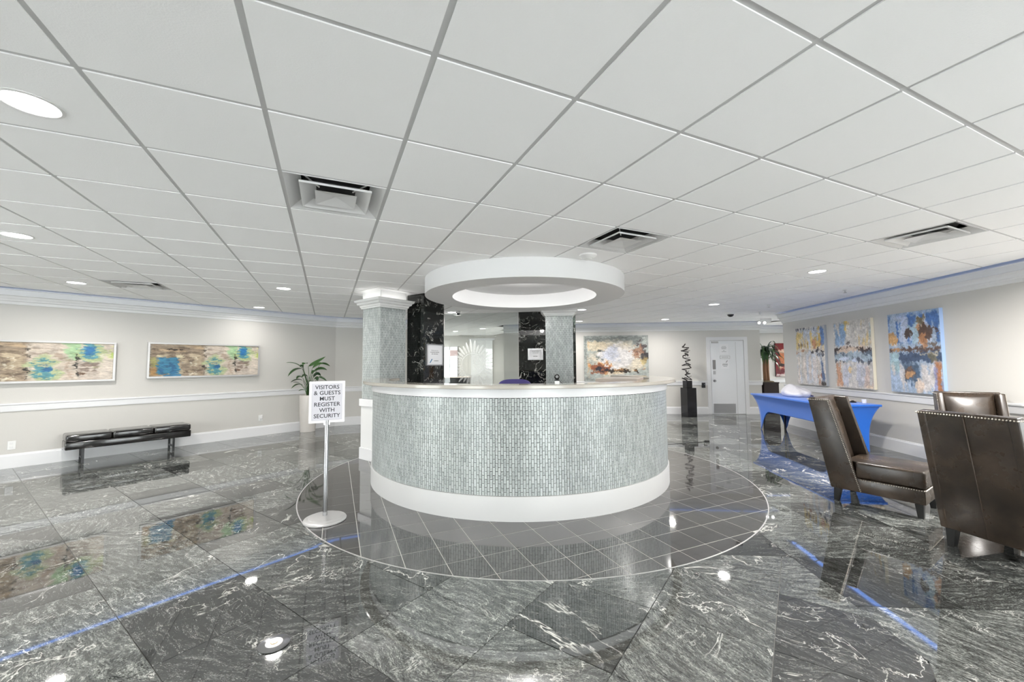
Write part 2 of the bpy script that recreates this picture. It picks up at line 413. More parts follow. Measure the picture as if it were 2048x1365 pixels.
# floor ------------------------------------------------------------
floor = struct(boxo('floor', (-11, 11, -4.2, 16, -.14, -.012), M['grout']))
boxo('subfloor', (-11, 11, -4.2, 1.0, -.012, -.0005), M['marble'], floor)
E0 = np.array([2.03, 3.03]); eu = np.array([.998, -.063]); ev = np.array([.063, .998])
Apos = []
def tilepoly(o, u, v, i, j, s, gap):
    a = gap/2; b = s - gap/2
    return [tuple(o + u*(i*s+x) + v*(j*s+y)) for x, y in ((a, a), (b, a), (b, b), (a, b))]
d1 = np.array([-.816, .578]); d1n = np.array([.578, .816]); 
oA = d1n*.635 + np.array([.816, -.578]) * -2.55
uA = np.array([.816, -.578]); vA = d1n
polys = []
def vis(c): return c[1] > .75 and abs(c[0]) < 1.42*c[1] + .8 and c[1] < 15.4
def inroom(c):
    if c[1] > EL[1] + .15 and c[0] < BLf[0] + .6:
        dq = (np.array([-4.6, YF]) - EL); dq = dq/np.linalg.norm(dq); return bool((c - EL) @ np.array([-dq[1], dq[0]]) < .3 and c[1] < YF and ((c[0] > EL[0]) or (c - CL) @ np.array([-dL2[1], dL2[0]]) > .3))
    if (c - CL) @ np.array([-dL[1], dL[0]]) > .45: return False
    if c[1] < RE[1] and (c - PR) @ np.array([dR[1], -dR[0]]) > .45: return False
    if c[0] < EL[0] and (c - CL) @ np.array([-dL2[1], dL2[0]]) > .45: return False
    if c[0] > BLf[0] and c[0] < 6.9 and (c - BR) @ np.array([-dB[1], dB[0]]) > .45: return False
    return c[1] < YF and c[0] < 10
sets = [(oA, uA, vA, [(E0, eu), (E0, ev)]), (oA, uA, vA, [((.2, 0), (1, 0)), (E0, -ev)]),
        (E0, eu, ev, [(E0, -eu), (E0, ev)]), (E0, eu, ev, [((.2, 0), (-1, 0)), (E0, -ev)])]
for o_, u_, v_, hp in sets:
    for i in range(-24, 26):
        for j in range(-24, 30):
            c = o_ + u_*(i+.5)*.6 + v_*(j+.5)*.6
            if not vis(c) or not inroom(c): continue
            if np.hypot(c[0]-.196, c[1]-5.42) < 2.25: continue
            p = tilepoly(o_, u_, v_, i, j, .6, .0042)
            for q, n_ in hp: p = clip(p, q, n_)
            if len(p) >= 3 and area(p) > .01: polys.append((p, c))
polys.sort(key=lambda t: np.hypot(*t[1]))
def slab_bm(bm, p, z0, z1, tilt=0):
    c = (sum(a for a, b in p)/len(p), sum(b for a, b in p)/len(p))
    tx, ty = random.uniform(-tilt, tilt), random.uniform(-tilt, tilt)
    lo = [bm.verts.new((a, b, z0)) for a, b in p]; hi = [bm.verts.new((a, b, z1 + (a-c[0])*tx + (b-c[1])*ty)) for a, b in p]
    k = len(p); bm.faces.new(lo[::-1]); bm.faces.new(hi)
    for i in range(k): bm.faces.new((lo[i], lo[(i+1) % k], hi[(i+1) % k], hi[i]))
for p, c in polys[:290]:
    bm = nb(); slab_bm(bm, p, -.012, 0, .0011); obj('marble_tile', bm, M['marble'], floor)
bm = nb()
for p, c in polys[290:]: slab_bm(bm, p, -.012, 0, .0006)
tag(obj('marble_tiles', bm, M['marble'], floor), kind='stuff')
# round inlay of grey tiles
IC = (.196, 5.42); IR = 2.695
inlay = bm = nb(); solid(bm, [(IR, -.0005), (IR, .0008)], 128, (IC[0], IC[1], 0)); o = obj('inlay_bed', bm, M['grout'], floor)
bm = nb(); lathe(bm, [(IR+.004, .0002), (IR+.004, .0022), (IR-.006, .0022), (IR-.006, .0002)], 160, (IC[0], IC[1], 0)); obj('inlay_edge', bm, M['silver'], floor)
go = np.array([1.116, 2.763]); ge1 = np.array([-.111, .254]); ge2 = np.array([.2515, .1135]); gt = []
for i in range(-16, 26):
    for j in range(-20, 20):
        g_ = .006/.277
        p = [tuple(go + ge1*(i+a) + ge2*(j+b)) for a, b in ((g_/2, g_/2), (1-g_/2, g_/2), (1-g_/2, 1-g_/2), (g_/2, 1-g_/2))]
        c = go + ge1*(i+.5) + ge2*(j+.5); r = math.hypot(c[0]-IC[0], c[1]-IC[1])
        if r > IR + .25 or math.hypot(c[0]-.093, c[1]-5.64) < 1.65: continue
        if r > IR - .3:
            for k in range(96):
                a = 2*PI*k/96; n_ = (math.cos(a), math.sin(a)); p = clip(p, (IC[0] + (IR-.006)*n_[0], IC[1] + (IR-.006)*n_[1]), n_)
                if len(p) < 3: break
        if len(p) < 3 or area(p) < .001: continue
        gt.append((p, c))
gt.sort(key=lambda t: np.hypot(*t[1]))
for p, c in gt[:280]:
    bm = nb(); slab_bm(bm, p, .0008, .002, .0002); obj('grey_tile', bm, M['greytile'], floor)
bm = nb()
for p, c in gt[280:]: slab_bm(bm, p, .0008, .002, .0002)
tag(obj('grey_tiles', bm, M['greytile'], floor), kind='stuff')

# ceiling ------------------------------------------------------------
ceiling = struct(boxo('ceiling', (-11, 11, -4.2, 16, CE+.16, CE+.22), M['plenum']))
TS = .6096; ca, sa = math.cos(.4285), math.sin(.4285)
U = np.array([ca, sa]); V = np.array([-sa, ca]); O0 = np.array([-2.76, .1531])*TS
# the stretch behind the camera is plain board
boxo('ceiling_panel', (-10.6, 8, -4.2, -.9, CE, CE+.02), M['ceil'], ceiling)
vents = {(2, 3): 'v', (6, 3): 'v', (10, 1): 'v', (-2, 10): 'v'}
tp = []
def cut_cove(p, c):
    e = SLOT + .010
    def cl(p, q, d, s_):            # outward normal is s_ * left of d
        n_ = np.array([-d[1], d[0]])*s_; return clip(p, tuple(np.array(q) - n_*e), tuple(n_)) if len(p) > 2 else p
    if c[1] < CL[1] + .4 and (c - CL) @ np.array([-dL2[1], dL2[0]]) < .3: p = cl(p, CL, dL, 1)
    if c[0] < EL[0] + .2 and (c - CL) @ np.array([-dL2[1], dL2[0]]) < .31: p = cl(p, CL, dL2, 1)
    if BLf[0] < c[0] < 7.1: p = cl(p, BR, dB, 1)
    if c[1] < RE[1]: p = cl(p, PR, dR, -1)
    if c[0] > 6.9 and c[1] > RE[1]: p = cl(p, (6.9, YA), (1, 0), 1)
    return p
for i in range(-22, 32):
    for j in range(-14, 34):
        c = O0 + U*(i+.5)*TS + V*(j+.5)*TS
        if c[1] < -.95 or abs(c[0]) > 1.5*c[1] + 3.2 or not inroom(c): continue
        if (i, j) in vents or math.hypot(c[0]-.18, c[1]-5.5) < .9: continue
        p = tilepoly(O0, U, V, i, j, TS, .024)
        p = clip(p, (0, -.9), (0, -1)); p = cut_cove(p, c)
        if len(p) >= 3: tp.append((p, c, i, j))
tp.sort(key=lambda t: (t[1][1] < .3, np.hypot(*t[1])))
for p, c, i, j in tp[:298]:
    bm = nb(); slab_bm(bm, p, CE+.0002, CE+.014); obj('ceiling_tile', bm, M['ceil'], ceiling)
bm = nb()
for p, c, i, j in tp[298:]: slab_bm(bm, p, CE+.0002, CE+.014)
tag(obj('ceiling_tiles', bm, M['ceil'], ceiling), kind='stuff')
def clear(c):
    q = [(c[0]-.01, c[1]-.01), (c[0]+.01, c[1]-.01), (c[0]+.01, c[1]+.01), (c[0]-.01, c[1]+.01)]
    return len(cut_cove(q, c)) > 2
def bar(o_, d_, name, dz=0):
    # part of the long bar that lies above the room
    seg = []
    for k in range(-560, 800):
        c = o_ + d_*k*.05
        if -.9 < c[1] < YF and abs(c[0]) < 1.5*c[1] + 3.2 and inroom(c) and clear(c): seg.append(k)
    if len(seg) < 2: return
    a = o_ + d_*min(seg)*.05; b = o_ + d_*max(seg)*.05; n = np.array([-d_[1], d_[0]])*.015
    bm = nb(); pp = cut_cove([tuple(a-n), tuple(b-n), tuple(b+n), tuple(a+n)], (a+b)/2) if False else [tuple(a-n), tuple(b-n), tuple(b+n), tuple(a+n)]
    prism(bm, pp, CE+.0055+dz, CE+.0075+dz); obj(name, bm, M['bar'], ceiling)
for i in range(-16, 28): bar(O0 + U*i*TS, V, 'grid_bar')
for j in range(-8, 30): bar(O0 + V*j*TS, U, 'grid_bar', .0004)

# ------------------------------------------------------------------ ceiling fittings
def downlight(x, y, label, r=.088, w_=LAMP_W, grp='recessed round downlights'):
    t = thing('downlight', label, 'ceiling light', (x, y, CE), 0, grp)
    bm = nb(); lathe(bm, [(r+.016, -.0005), (r+.016, -.004), (r+.004, -.007), (r, -.004), (r, -.0005)], 32); obj('trim_ring', bm, M['white'], t, True, .6)
    bm = nb(); solid(bm, [(r, -.0035), (r, -.0008)], 32); obj('lens', bm, M['lens'], t)
    la = bpy.data.lights.new('lamp', 'AREA'); la.shape = 'DISK'; la.size = 2*r; la.energy = w_; la.color = (1, .97, .93); la.spread = math.radians(165)
    lo = bpy.data.objects.new('lamp', la); C.objects.link(lo); lo.parent = t; lo.location = (0, 0, -.012)
    return t
DL = [(-2.051, 1.66, 'large round downlight cut by the upper left edge of the photo'), (-4.209, 3.37, 'round downlight near the left edge, above the first painting'),
 (-5.793, 5.31, 'round downlight left of the small ceiling vent over the bench'), (-3.313, 5.81, 'round downlight in the ceiling above the potted plant, nearer of the two'),
 (-4.841, 7.68, 'smaller round downlight in the ceiling just left of the potted plant, farther of the two'), (-1.279, 8.6, 'round downlight just beyond the black marble pier, beside the dome camera'),
 (1.471, 8.35, 'round downlight above the right mosaic column, upper of the two stacked there'), (1.796, 10.6, 'round downlight behind the right mosaic column, lower of the two stacked there'),
 (3.953, 10.3, 'round downlight above the gap between landscape painting and rod sculpture'), (3.913, 7.72, 'round downlight above the white office door'),
 (3.816, 4.96, 'large round downlight over the blue table, right of the ceiling ring'), (-1.889, 13.56, 'downlight in the back room seen through the etched glass')]
for x, y, l in DL: downlight(x, y, l, w_=10 if x < -4.8 and y > 7 else 50 if (x, y) == (3.816, 4.96) else LAMP_W)
for x, y in ((4.9, 3.25), (-.9, 12.6), (-3.0, 14.2), (-6.5, 1.0), (-4.2, -1.0), (-.6, -.9), (1.9, .55), (4.6, -.9), (5.0, 1.8), (-8, -2), (8.4, 10.9)):  # extra downlights added for fill; the first lifts the dim right wall
    downlight(x, y, 'round ceiling downlight added for fill light', w_=120 if (x, y) == (4.9, 3.25) else LAMP_W, grp='downlights added for fill')

def make_vent():
    t = thing('ceiling_vent', '', 'ceiling vent', group='square air vents in the ceiling')
    def sq(bm, a, z): return [bm.verts.new((x*a, y*a, z)) for x, y in ((-1, -1), (1, -1), (1, 1), (-1, 1))]
    def louver(a, za, b, zb, lip):
        bm = nb(); A0 = sq(bm, a, za-lip); A = sq(bm, a-.004, za-lip); B = sq(bm, b, zb); B2 = sq(bm, b, zb+.003); A2 = sq(bm, a, za+.003)
        for P, Q in ((A0, A), (A, B), (B, B2), (B2, A2), (A2, A0)):
            for i in range(4): bm.faces.new((P[i], P[(i+1) % 4], Q[(i+1) % 4], Q[i]))
        return bm
    obj('outer_frame', louver(.293, CE*0+.003, .205, .055, .004), M['vent'], t)
    obj('louver', louver(.212, .000, .120, .045, .010), M['vent'], t)
    bm = nb(); A = sq(bm, .125, -.012); c = bm.verts.new((0, 0, .012)); c2 = bm.verts.new((0, 0, .04)); 
    for i in range(4): bm.faces.new((A[i], A[(i+1) % 4], c)); bm.faces.new((A[(i+1) % 4], A[i], c2))
    obj('centre_plate', bm, M['vent'], t)
    bm = nb(); solid(bm, [(.20, .056), (.20, .12)], 28); obj('duct', bm, M['plenum'], t)
    for sx in (-1, 1):
        for sy in (-1, 1):
            bm = nb(); tube(bm, [(sx*.10, sy*.10, .02), (sx*.19, sy*.19, .05)], .005, 6); obj('bracket', bm, M['vent'], t)
    return t
M['vent'] = mat('vent_metal', (.62, .62, .62), .4)
v0 = make_vent()
VL = {(2, 3): 'square ceiling vent nearest the camera, left of the ceiling ring', (6, 3): 'square ceiling vent above the right side of the ceiling ring',
      (10, 1): 'square ceiling vent at the far right above the paintings', (-2, 10): 'small distant ceiling vent at left, above the bench'}
for n_, ((i, j), l) in enumerate(VL.items()):
    v = v0 if n_ == 0 else copy_tree(v0)
    c = O0 + U*(i+.5)*TS + V*(j+.5)*TS; v.location = (c[0], c[1], CE); v.rotation_euler = (0, 0, .4285); v['label'] = l
# smoke detector
t = thing('smoke_detector', 'white round smoke detector on the ceiling beside the square vent', 'smoke detector', (.80, 4.12, CE))
bm = nb(); solid(bm, [(.045, -.042), (.06, -.036), (.088, -.014), (.09, -.0005)], 32); obj('housing', bm, M['white'], t, True, .7)
bm = nb(); solid(bm, [(.03, -.052), (.042, -.044), (.042, -.040)], 24); obj('cap', bm, M['plastic'], t, True, .7)
def dome(x, y, label, r):
    t = thing('dome_camera', label, 'security camera', (x, y, CE))
    bm = nb(); solid(bm, [(r, -.05), (r*1.1, -.04), (r*1.15, -.0005)], 24); obj('housing', bm, M['white'], t, True, .7)
    bm = nb(); solid(bm, [(r*.10, -.05-r*.75), (r*.5, -.05-r*.65), (r*.8, -.05-r*.35), (r*.92, -.0505)], 24); obj('dome', bm, M['blackgloss'], t, True)
dome(4.91, 8.97, 'small dome security camera on the ceiling left of the white office door', .075)
dome(-1.12, 8.45, 'tiny dark dome camera on the ceiling beside the black marble pier', .045)
def sprinkler(x, y, label):
    t = thing('sprinkler', label, 'sprinkler', (x, y, CE), group='ceiling sprinklers')
    bm = nb(); solid(bm, [(.03, -.006), (.033, -.0005)], 20); obj('escutcheon', bm, M['white'], t)
    bm = nb(); solid(bm, [(.008, -.045), (.010, -.006)], 10); obj('stem', bm, M['steel'], t)
    bm = nb(); solid(bm, [(.022, -.049), (.022, -.0455)], 14); obj('deflector', bm, M['chrome'], t)
sprinkler(5.233, 6.256, 'small white sprinkler head above the middle right-wall painting')
sprinkler(5.05, 7.84, 'small sprinkler head on the ceiling beyond the right-hand downlight')
sprinkler(5.55, 8.95, 'tiny sprinkler head beside the dome camera')
t = thing('emergency_light', 'twin-headed emergency light shining near the alcove corner', 'emergency light', (6.45, 10.35, CE), math.radians(-20))
boxo('housing', (-.02, .22, -.04, .04, -.11, -.0005), M['plastic'], t, .01)
for x in (-.07, .05):
    bm = nb(); tube(bm, [(x, -.045, -.10), (x, -.10, -.115)], .035, 14); obj('lamp_head', bm, M['plastic'], t)
    bm = nb(); tube(bm, [(x, -.1005, -.115), (x, -.104, -.1162)], .03, 14); obj('bulb', bm, M['lens'], t)
boxo('arm', (-.11, .09, -.045, -.03, -.07, -.05), M['plastic'], t)

# ceiling ring above the desk
t = thing('ceiling_ring', 'big white plaster ring hanging from the ceiling above the reception desk', 'ceiling ring', (.176, 5.50, 0))
bm = nb(); lathe(bm, [(1.335, CE-.0008), (1.335, 2.335), (.975, 2.335), (.975, CE-.0008)], 128); obj('ring', bm, M['ringw'], t, True, .5)
bm = nb(); solid(bm, [(.975, CE-.006), (.975, CE-.001)], 96); obj('recess', bm, M['ringw'], t)
la = bpy.data.lights.new('lamp', 'POINT'); la.shadow_soft_size = .05; la.energy = 30; la.color = (1, .98, .95)
lo = bpy.data.objects.new('lamp', la); C.objects.link(lo); lo.parent = t; lo.location = (0, -.45, CE-.115)
bm = nb(); solid(bm, [(.09, -.012), (.09, -.001)], 32, (0, -.5, CE-.006)); obj('lens', bm, M['lens'], t)
# ------------------------------------------------------------------ mosaic helper
TW, TH = .0254, .0735
def mosaic_flat(bm, w_, z0, z1, mx, y=0, depth=.004):
    """tiles standing on a face: local x along the face, z up, -y outward"""
    n = int(round(w_/TW)); tw = w_/n; g_ = .0036
    for k in range(n):
        z = z0 - (TH/2 if k % 2 else 0)
        while z < z1:
            a, b = max(z, z0), min(z + TH, z1)
            if b - a > .012: box(bm, k*tw + g_/2, (k+1)*tw - g_/2, y-depth, y, a + g_/2, b - g_/2, mx=mx)
            z += TH
MR = .0
# ------------------------------------------------------------------ columns
def column(name, label, corner, ang, side, low=True):
    """near corner at 'corner'; one face runs along ang, the other along ang+90"""
    t = thing(name, label, 'column', (corner[0], corner[1], 0), ang)
    s = side
    zb = .915
    boxo('shaft', (.004, s-.004, .004, s-.004, 0, CE-.002), M['mosaic_grout'], t)
    bm = nb()
    for k, (px, py, a) in enumerate(((0, .004, 0), (s-.004, 0, PI/2), (s, s-.004, PI), (.004, s, -PI/2))):
        mosaic_flat(bm, s, zb, 2.29, Matrix.Translation((px, py, 0)) @ Matrix.Rotation(a, 4, 'Z'), depth=.005)
    tag(obj('mosaic_tiles', bm, M['mosaic'], t), kind='stuff')
    sq = lambda e: [(-e, -e), (s+e, -e), (s+e, s+e), (-e, s+e)]
    bm = nb(); prism(bm, sq(.008), .17, .80); obj('lower_casing', bm, M['white'], t)
    bm = nb(); prism(bm, sq(.030), .80, .912, bev=.004); obj('cap_rail', bm, M['white_gloss'], t)
    bm = nb(); prism(bm, sq(.024), .0025, .18, bev=.004); obj('plinth', bm, M['white_gloss'], t)
    bm = nb(); prof = [(.006, 2.285), (.020, 2.287), (.022, 2.305), (.034, 2.312), (.038, 2.335), (.066, 2.352), (.070, 2.372), (.094, 2.388), (.100, 2.415), (.104, 2.42)]
    rings = [[bm.verts.new((x, y, z)) for x, y in sq(e)] for e, z in prof]
    for A, B in zip(rings, rings[1:]):
        for i in range(4): bm.faces.new((A[i], A[(i+1) % 4], B[(i+1) % 4], B[i]))
    bm.faces.new(rings[0][::-1]); bm.faces.new(rings[-1]); obj('crown', bm, M['white'], t)
    for k in range(4):
        a_ = k*PI/2; cx_, cy_ = s/2 + (s/2+.055)*math.cos(a_), s/2 + (s/2+.055)*math.sin(a_)
        la = bpy.data.lights.new('uplight', 'AREA'); la.shape = 'RECTANGLE'; la.size = .04; la.size_y = s; la.energy = .25; la.color = (1, .98, .95)
        lo = bpy.data.objects.new('uplight', la); C.objects.link(lo); lo.parent = t; lo.location = (cx_, cy_, 2.425); lo.rotation_euler = (PI, 0, a_)
    bm = nb(); prism(bm, sq(.006), 2.42, CE-.006); obj('frieze', bm, M['white'], t)
    bm = nb(); prism(bm, sq(.13), CE-.006, CE-.0005); obj('ceiling_plate', bm, M['white'], t)
    return t
AC = math.radians(52)
column('mosaic_column', 'square glass-mosaic column with white crown left of the reception desk', (-1.94, 5.93), AC, .455)
column('mosaic_column', 'glass-mosaic column right of the etched glass, behind the desk', (.615, 7.22), math.radians(-6), .485)

# black marble pier and slab
def slabs(par, a, b, zs, th=.02, m=None, cols=1):
    """upright slabs along a->b, outward to the right"""
    a = np.array(a, float); b = np.array(b, float); Ln = np.linalg.norm(b-a); ang = math.atan2(b[1]-a[1], b[0]-a[0])
    mx = face_mx(a, ang)
    for c in range(cols):
        for z0, z1 in zip(zs, zs[1:]):
            bm = nb(); box(bm, c*Ln/cols + .001, (c+1)*Ln/cols - .001, -th, 0, z0 + .001, z1 - .001, mx=mx)
            obj('marble_panel', bm, M['black_marble'], par)
t = thing('marble_pier', 'black veined marble pier beside the left mosaic column, holding a framed notice', 'pier', (0, 0, 0))
ua = np.array([math.cos(math.radians(55)), math.sin(math.radians(55))]); va = np.array([-ua[1], ua[0]])
NP = np.array([-1.375, 6.28]); ZS = [.002, .34, .95, 1.56, 2.17, CE-.001]
bm = nb(); q = [tuple(NP + ua*.02 + va*.02), tuple(NP + ua*.448 + va*.02), tuple(NP + ua*.448 + va*.38), tuple(NP + ua*.02 + va*.38)]
prism(bm, q, .002, CE-.001); obj('core', bm, M['black'], t)
slabs(t, NP + va*.38 + ua*.02, NP + ua*.02 + va*.00, ZS, th=.02); slabs(t, NP + va*.02 + ua*.00, NP + ua*.45 + va*.02, ZS, th=.02)
slabs(t, NP + ua*.448 + va*.02, NP + ua*.448 + va*.38, ZS, th=.02)
t2 = thing('marble_slab_wall', 'black veined marble wall panel between the etched glass and right column', 'wall panel', (0, 0, 0))
a = np.array([.157, 8.70]); dd = np.array([math.cos(math.radians(-6)), math.sin(math.radians(-6))]); b = a + dd*1.22
nn = np.array([-dd[1], dd[0]])
bm = nb(); prism(bm, [tuple(a + dd*.002), tuple(b - dd*.002), tuple(b + nn*.16 - dd*.002), tuple(a + nn*.16 + dd*.002)], .002, CE-.001); obj('core', bm, M['black'], t2)
slabs(t2, a, b, [.002, .62, 1.25, 1.88, CE-.001], cols=2)
# etched glass partition
ga = np.array([-1.52, 8.86]); gb = a - dd*.02; gl = np.linalg.norm(gb-ga); gang = math.atan2(gb[1]-ga[1], gb[0]-ga[0])
t = thing('glass_partition', 'clear glass partition etched with a rayed sun emblem behind the desk', 'glass panel', (ga[0], ga[1], 0), gang)
boxo('pane', (.03, gl, .02, .03, .01, CE-.002), M['glass'], t)
boxo('frame_post', (0, .03, .005, .045, .002, CE-.001), M['silver'], t); boxo('frame_rail', (.03, gl, .005, .045, .002, .04), M['silver'], t)
# sun emblem: centre at pixel (945,728)
sc_x = ((945-1023)/805.*8.8 - ga[0]) / math.cos(gang); sz = CAMH - (728-728.3)/805.*8.8; SR = .235
def em(name, bm): return obj(name, bm, M['frost'], t)
def ring2(bm, r0, r1, a0=0, a1=2*PI, n=48, cx=sc_x, cz=sz):
    for i in range(n):
        b0 = a0 + (a1-a0)*i/n; b1 = a0 + (a1-a0)*(i+1)/n
        prism(bm, [(cx + r*math.cos(b), cz + r*math.sin(b)) for r, b in ((r0, b0), (r1, b0), (r1, b1), (r0, b1))], .0165, .0195, 'XZ')
bm = nb(); ring2(bm, SR, SR+.02); em('sun_ring', bm)
for k in range(32):
    a_ = 2*PI*(k+.5)/32; l_ = .19 + .05*((k*7) % 3)/2 + (.07 if 6 < k < 10 else 0)
    bm = nb(); c_, s_ = math.cos(a_), math.sin(a_)
    pts = [(SR+.035, -.016), (SR+.035, .016), (SR+l_*.6, .028), (SR+l_, .012), (SR+l_+.02, 0), (SR+l_, -.012), (SR+l_*.6, -.028)]
    prism(bm, [(sc_x + r*c_ - q_*s_, sz + r*s_ + q_*c_) for r, q_ in pts], .0165, .0195, 'XZ'); em('sun_ray', bm)
def strok(pts, w_):
    bm = nb()
    for (x0, z0), (x1, z1) in zip(pts, pts[1:]):
        d = np.array([x1-x0, z1-z0]); d = d/np.linalg.norm(d); n_ = np.array([-d[1], d[0]])*w_
        prism(bm, [(sc_x+x0-n_[0], sz+z0-n_[1]), (sc_x+x1-n_[0], sz+z1-n_[1]), (sc_x+x1+n_[0], sz+z1+n_[1]), (sc_x+x0+n_[0], sz+z0+n_[1])], .0165, .0195, 'XZ')
    return bm
em('face_line', strok([(.03, .10), (.05, .04), (.09, .0), (.13, .0), (.16, .03)], .008))
em('face_line', strok([(.0, .02), (.04, -.04), (.09, -.10), (.12, -.13)], .008))
em('face_line', strok([(-.02, .21), (.02, .13), (.0, .05), (.03, .0)], .006))
em('face_line', strok([(.16, .12), (.19, .05), (.185, -.04), (.15, -.11)], .006))
# the room behind the glass
t = thing('closet_door', 'tall white door far behind the etched glass', 'door', (-1.15, YF-.001, 0))
boxo('leaf', (-.42, .42, -.05, 0, .004, 2.35), M['white'], t, bev=.004); boxo('header', (-.5, .5, -.07, 0, 2.35, 2.43), M['white_gloss'], t)
t = thing('window_blind_panel', 'bright far window behind the left edge of the etched glass', 'window', (-2.2, YF-.001, 0))
M['daylit'] = mat('daylit_window', (.9, .92, .95), .5, emit=(.93, .96, 1), es=1.1)
boxo('pane', (-.5, .1, -.03, 0, .9, 2.1), M['daylit'], t)
for x in (-.53, -.2, .1): boxo('mullion', (x, x+.03, -.06, 0, .87, 2.13), M['steel'], t)
boxo('sill', (-.55, .15, -.12, 0, .82, .87), M['white'], t)
boxo('valance', (-.2, .12, -.09, -.061, 1.75, 1.98), mat('faded_cloth', (.55, .42, .42), .8), t)
t = thing('dark_counter', 'dark low cabinet far behind the glass at its lower left', 'cabinet', (-2.1, 14.9, 0))
boxo('body', (-.35, .55, -.3, .3, .001, .95), M['black'], t, bev=.01); boxo('top', (-.38, .58, -.33, .33, .95, .98), M['laminate'], t, bev=.005)

# ------------------------------------------------------------------ reception desk
DC = (.093, 5.64); RO = 1.915
t = desk = thing('reception_desk', 'curved reception desk clad in vertical silver glass mosaic with white base', 'reception desk', (DC[0], DC[1], 0))
A0, A1 = math.radians(-187), math.radians(30)
Z0 = .0022
bm = nb(); lathe(bm, [(RO-.004, Z0), (RO-.004, 1.19), (RO-.10, 1.19), (RO-.10, Z0)], 150, a0=A0, a1=A1); obj('body', bm, M['mosaic_grout'], t, True, .5)
bm = nb(); lathe(bm, [(1.933, Z0), (1.933, .212), (1.928, .222), (RO-.002, .224), (RO-.002, Z0)], 150, a0=A0, a1=A1); obj('plinth', bm, mat('desk_base_paint', (.52, .52, .515), .4), t, True, .5)
bm = nb(); lathe(bm, [(1.934, 1.112), (1.934, 1.196), (RO-.002, 1.196), (RO-.002, 1.112)], 150, a0=A0, a1=A1); obj('fascia', bm, M['white_gloss'], t, True, .5)
bm = nb(); lathe(bm, [(2.032, 1.197), (2.038, 1.202), (2.038, 1.226), (2.030, 1.233), (1.735, 1.233), (1.73, 1.228), (1.73, 1.197)], 160, a0=A0, a1=A1); obj('countertop', bm, M['slab'], t, True, .5)
bm = nb(); lathe(bm, [(RO-.101, .72), (RO-.101, .75), (1.15, .75), (1.15, .72)], 120, a0=A0, a1=math.radians(-52)); obj('work_surface', bm, M['laminate'], t, True, .5)
def tile_mesh(h):
    bm = nb(); n_ = TW - .0038
    # slightly pillowed tile: 12-sided shell, cheap
    box(bm, -n_/2, n_/2, -.0055, .004, 0, h - .0036)
    me = bpy.data.meshes.new('mosaic_tile'); bmesh.ops.recalc_face_normals(bm, faces=bm.faces); bm.to_mesh(me); bm.free(); me.materials.append(M['mosaic']); return me
nC = int(round((A1-A0)*RO/TW)); dA = (A1-A0)/nC; tl = []
for k in range(nC):
    a_ = A0 + dA*(k+.5); z = .2255 - (TH/2 if k % 2 else 0)
    while z < 1.111:
        lo_, hi_ = max(z, .2255), min(z + TH, 1.111)
        if hi_ - lo_ > .012:
            tl.append((a_, lo_, hi_ - lo_))
        z += TH
def sizekey(q):
    x = DC[0] + RO*math.cos(q[0]); y = DC[1] + RO*math.sin(q[0]); full = q[2] > TH*.97
    return (not full, math.hypot(x, y) + abs(q[0] + PI/2)*.8)
tl.sort(key=sizekey); tm = tile_mesh(TH)
for a_, z, h in tl[:298]:
    o = link('mosaic_tile', tm, None, desk); o.location = (RO*math.cos(a_), RO*math.sin(a_), z); o.rotation_euler = (0, 0, a_ + PI/2)
bm = nb()
for a_, z, h in tl[298:]:
    box(bm, -TW/2+.0019, TW/2-.0019, -.0055, .004, z, z + h - .0036, mx=Matrix.Translation((RO*math.cos(a_), RO*math.sin(a_), 0)) @ Matrix.Rotation(a_ + PI/2, 4, 'Z'))
tag(obj('mosaic_tiles', bm, M['mosaic'], desk), kind='stuff')

# things at the desk
t = thing('webcam', 'small black webcam standing on the countertop', 'webcam', (.415, 3.71, 1.2335), -.1)
boxo('foot', (-.022, .022, -.018, .018, 0, .032), M['plastic'], t, bev=.003); boxo('clip', (-.024, .024, -.012, .020, .032, .044), M['black'], t, bev=.002)
bm = nb(); bmesh.ops.create_uvsphere(bm, u_segments=20, v_segments=14, radius=.026, matrix=Matrix.Translation((0, 0, .068))); ball_ = obj('ball', bm, M['blackgloss'], t, True)
bm = nb(); tube(bm, [(0, -.022, .070), (0, -.030, .071)], .013, 16); obj('lens_ring', bm, M['chrome'], ball_)
bm = nb(); tube(bm, [(.02, .01, .03), (.035, .02, .018), (.05, .05, .004)], .0025, 6); obj('cable', bm, M['black'], t)
t = thing('office_chair', 'desk chair with a navy blue back rising just above the counter', 'chair', (.06, 5.35, .002), .1)
bm = nb(); prof = []
for i in range(13):
    u = -1 + i/6; prof.append((u*.235, 1.215 - .05*abs(u)**3.2 - (.03 if i in (0, 12) else 0)))
prism(bm, [(-.22, .62)] + prof[:] + [(.22, .62)], .16, .23, 'XZ', bev=.02, seg=3); obj('backrest', bm, M['navy'], t, True, .9)
bm = nb(); box(bm, -.25, .25, -.26, .22, .46, .54, bev=.03, seg=3); obj('seat', bm, M['navy'], t, True, .9)
bm = nb(); solid(bm, [(.03, .10), (.03, .46)], 16); obj('column', bm, M['black'], t, True, .6)
bm = nb(); tube(bm, [(0, .12, .5), (0, .25, .55), (0, .24, .75)], .02, 8); obj('back_support', bm, M['black'], t)
for k in range(5):
    a_ = 2*PI*k/5; bm = nb(); tube(bm, [(0, 0, .12), (.28*math.cos(a_), .28*math.sin(a_), .075)], .02, 8, radii=[.028, .016]); tube(bm, [(.28*math.cos(a_)-.012, .28*math.sin(a_), .032), (.28*math.cos(a_)+.012, .28*math.sin(a_), .032)], .031, 14); obj('foot', bm, M['black'], t, True, .6)
t = thing('monitor_cabinet', 'beige-topped cabinet standing inside the desk at its right side', 'cabinet', (1.34, 4.62, 0), math.radians(-38))
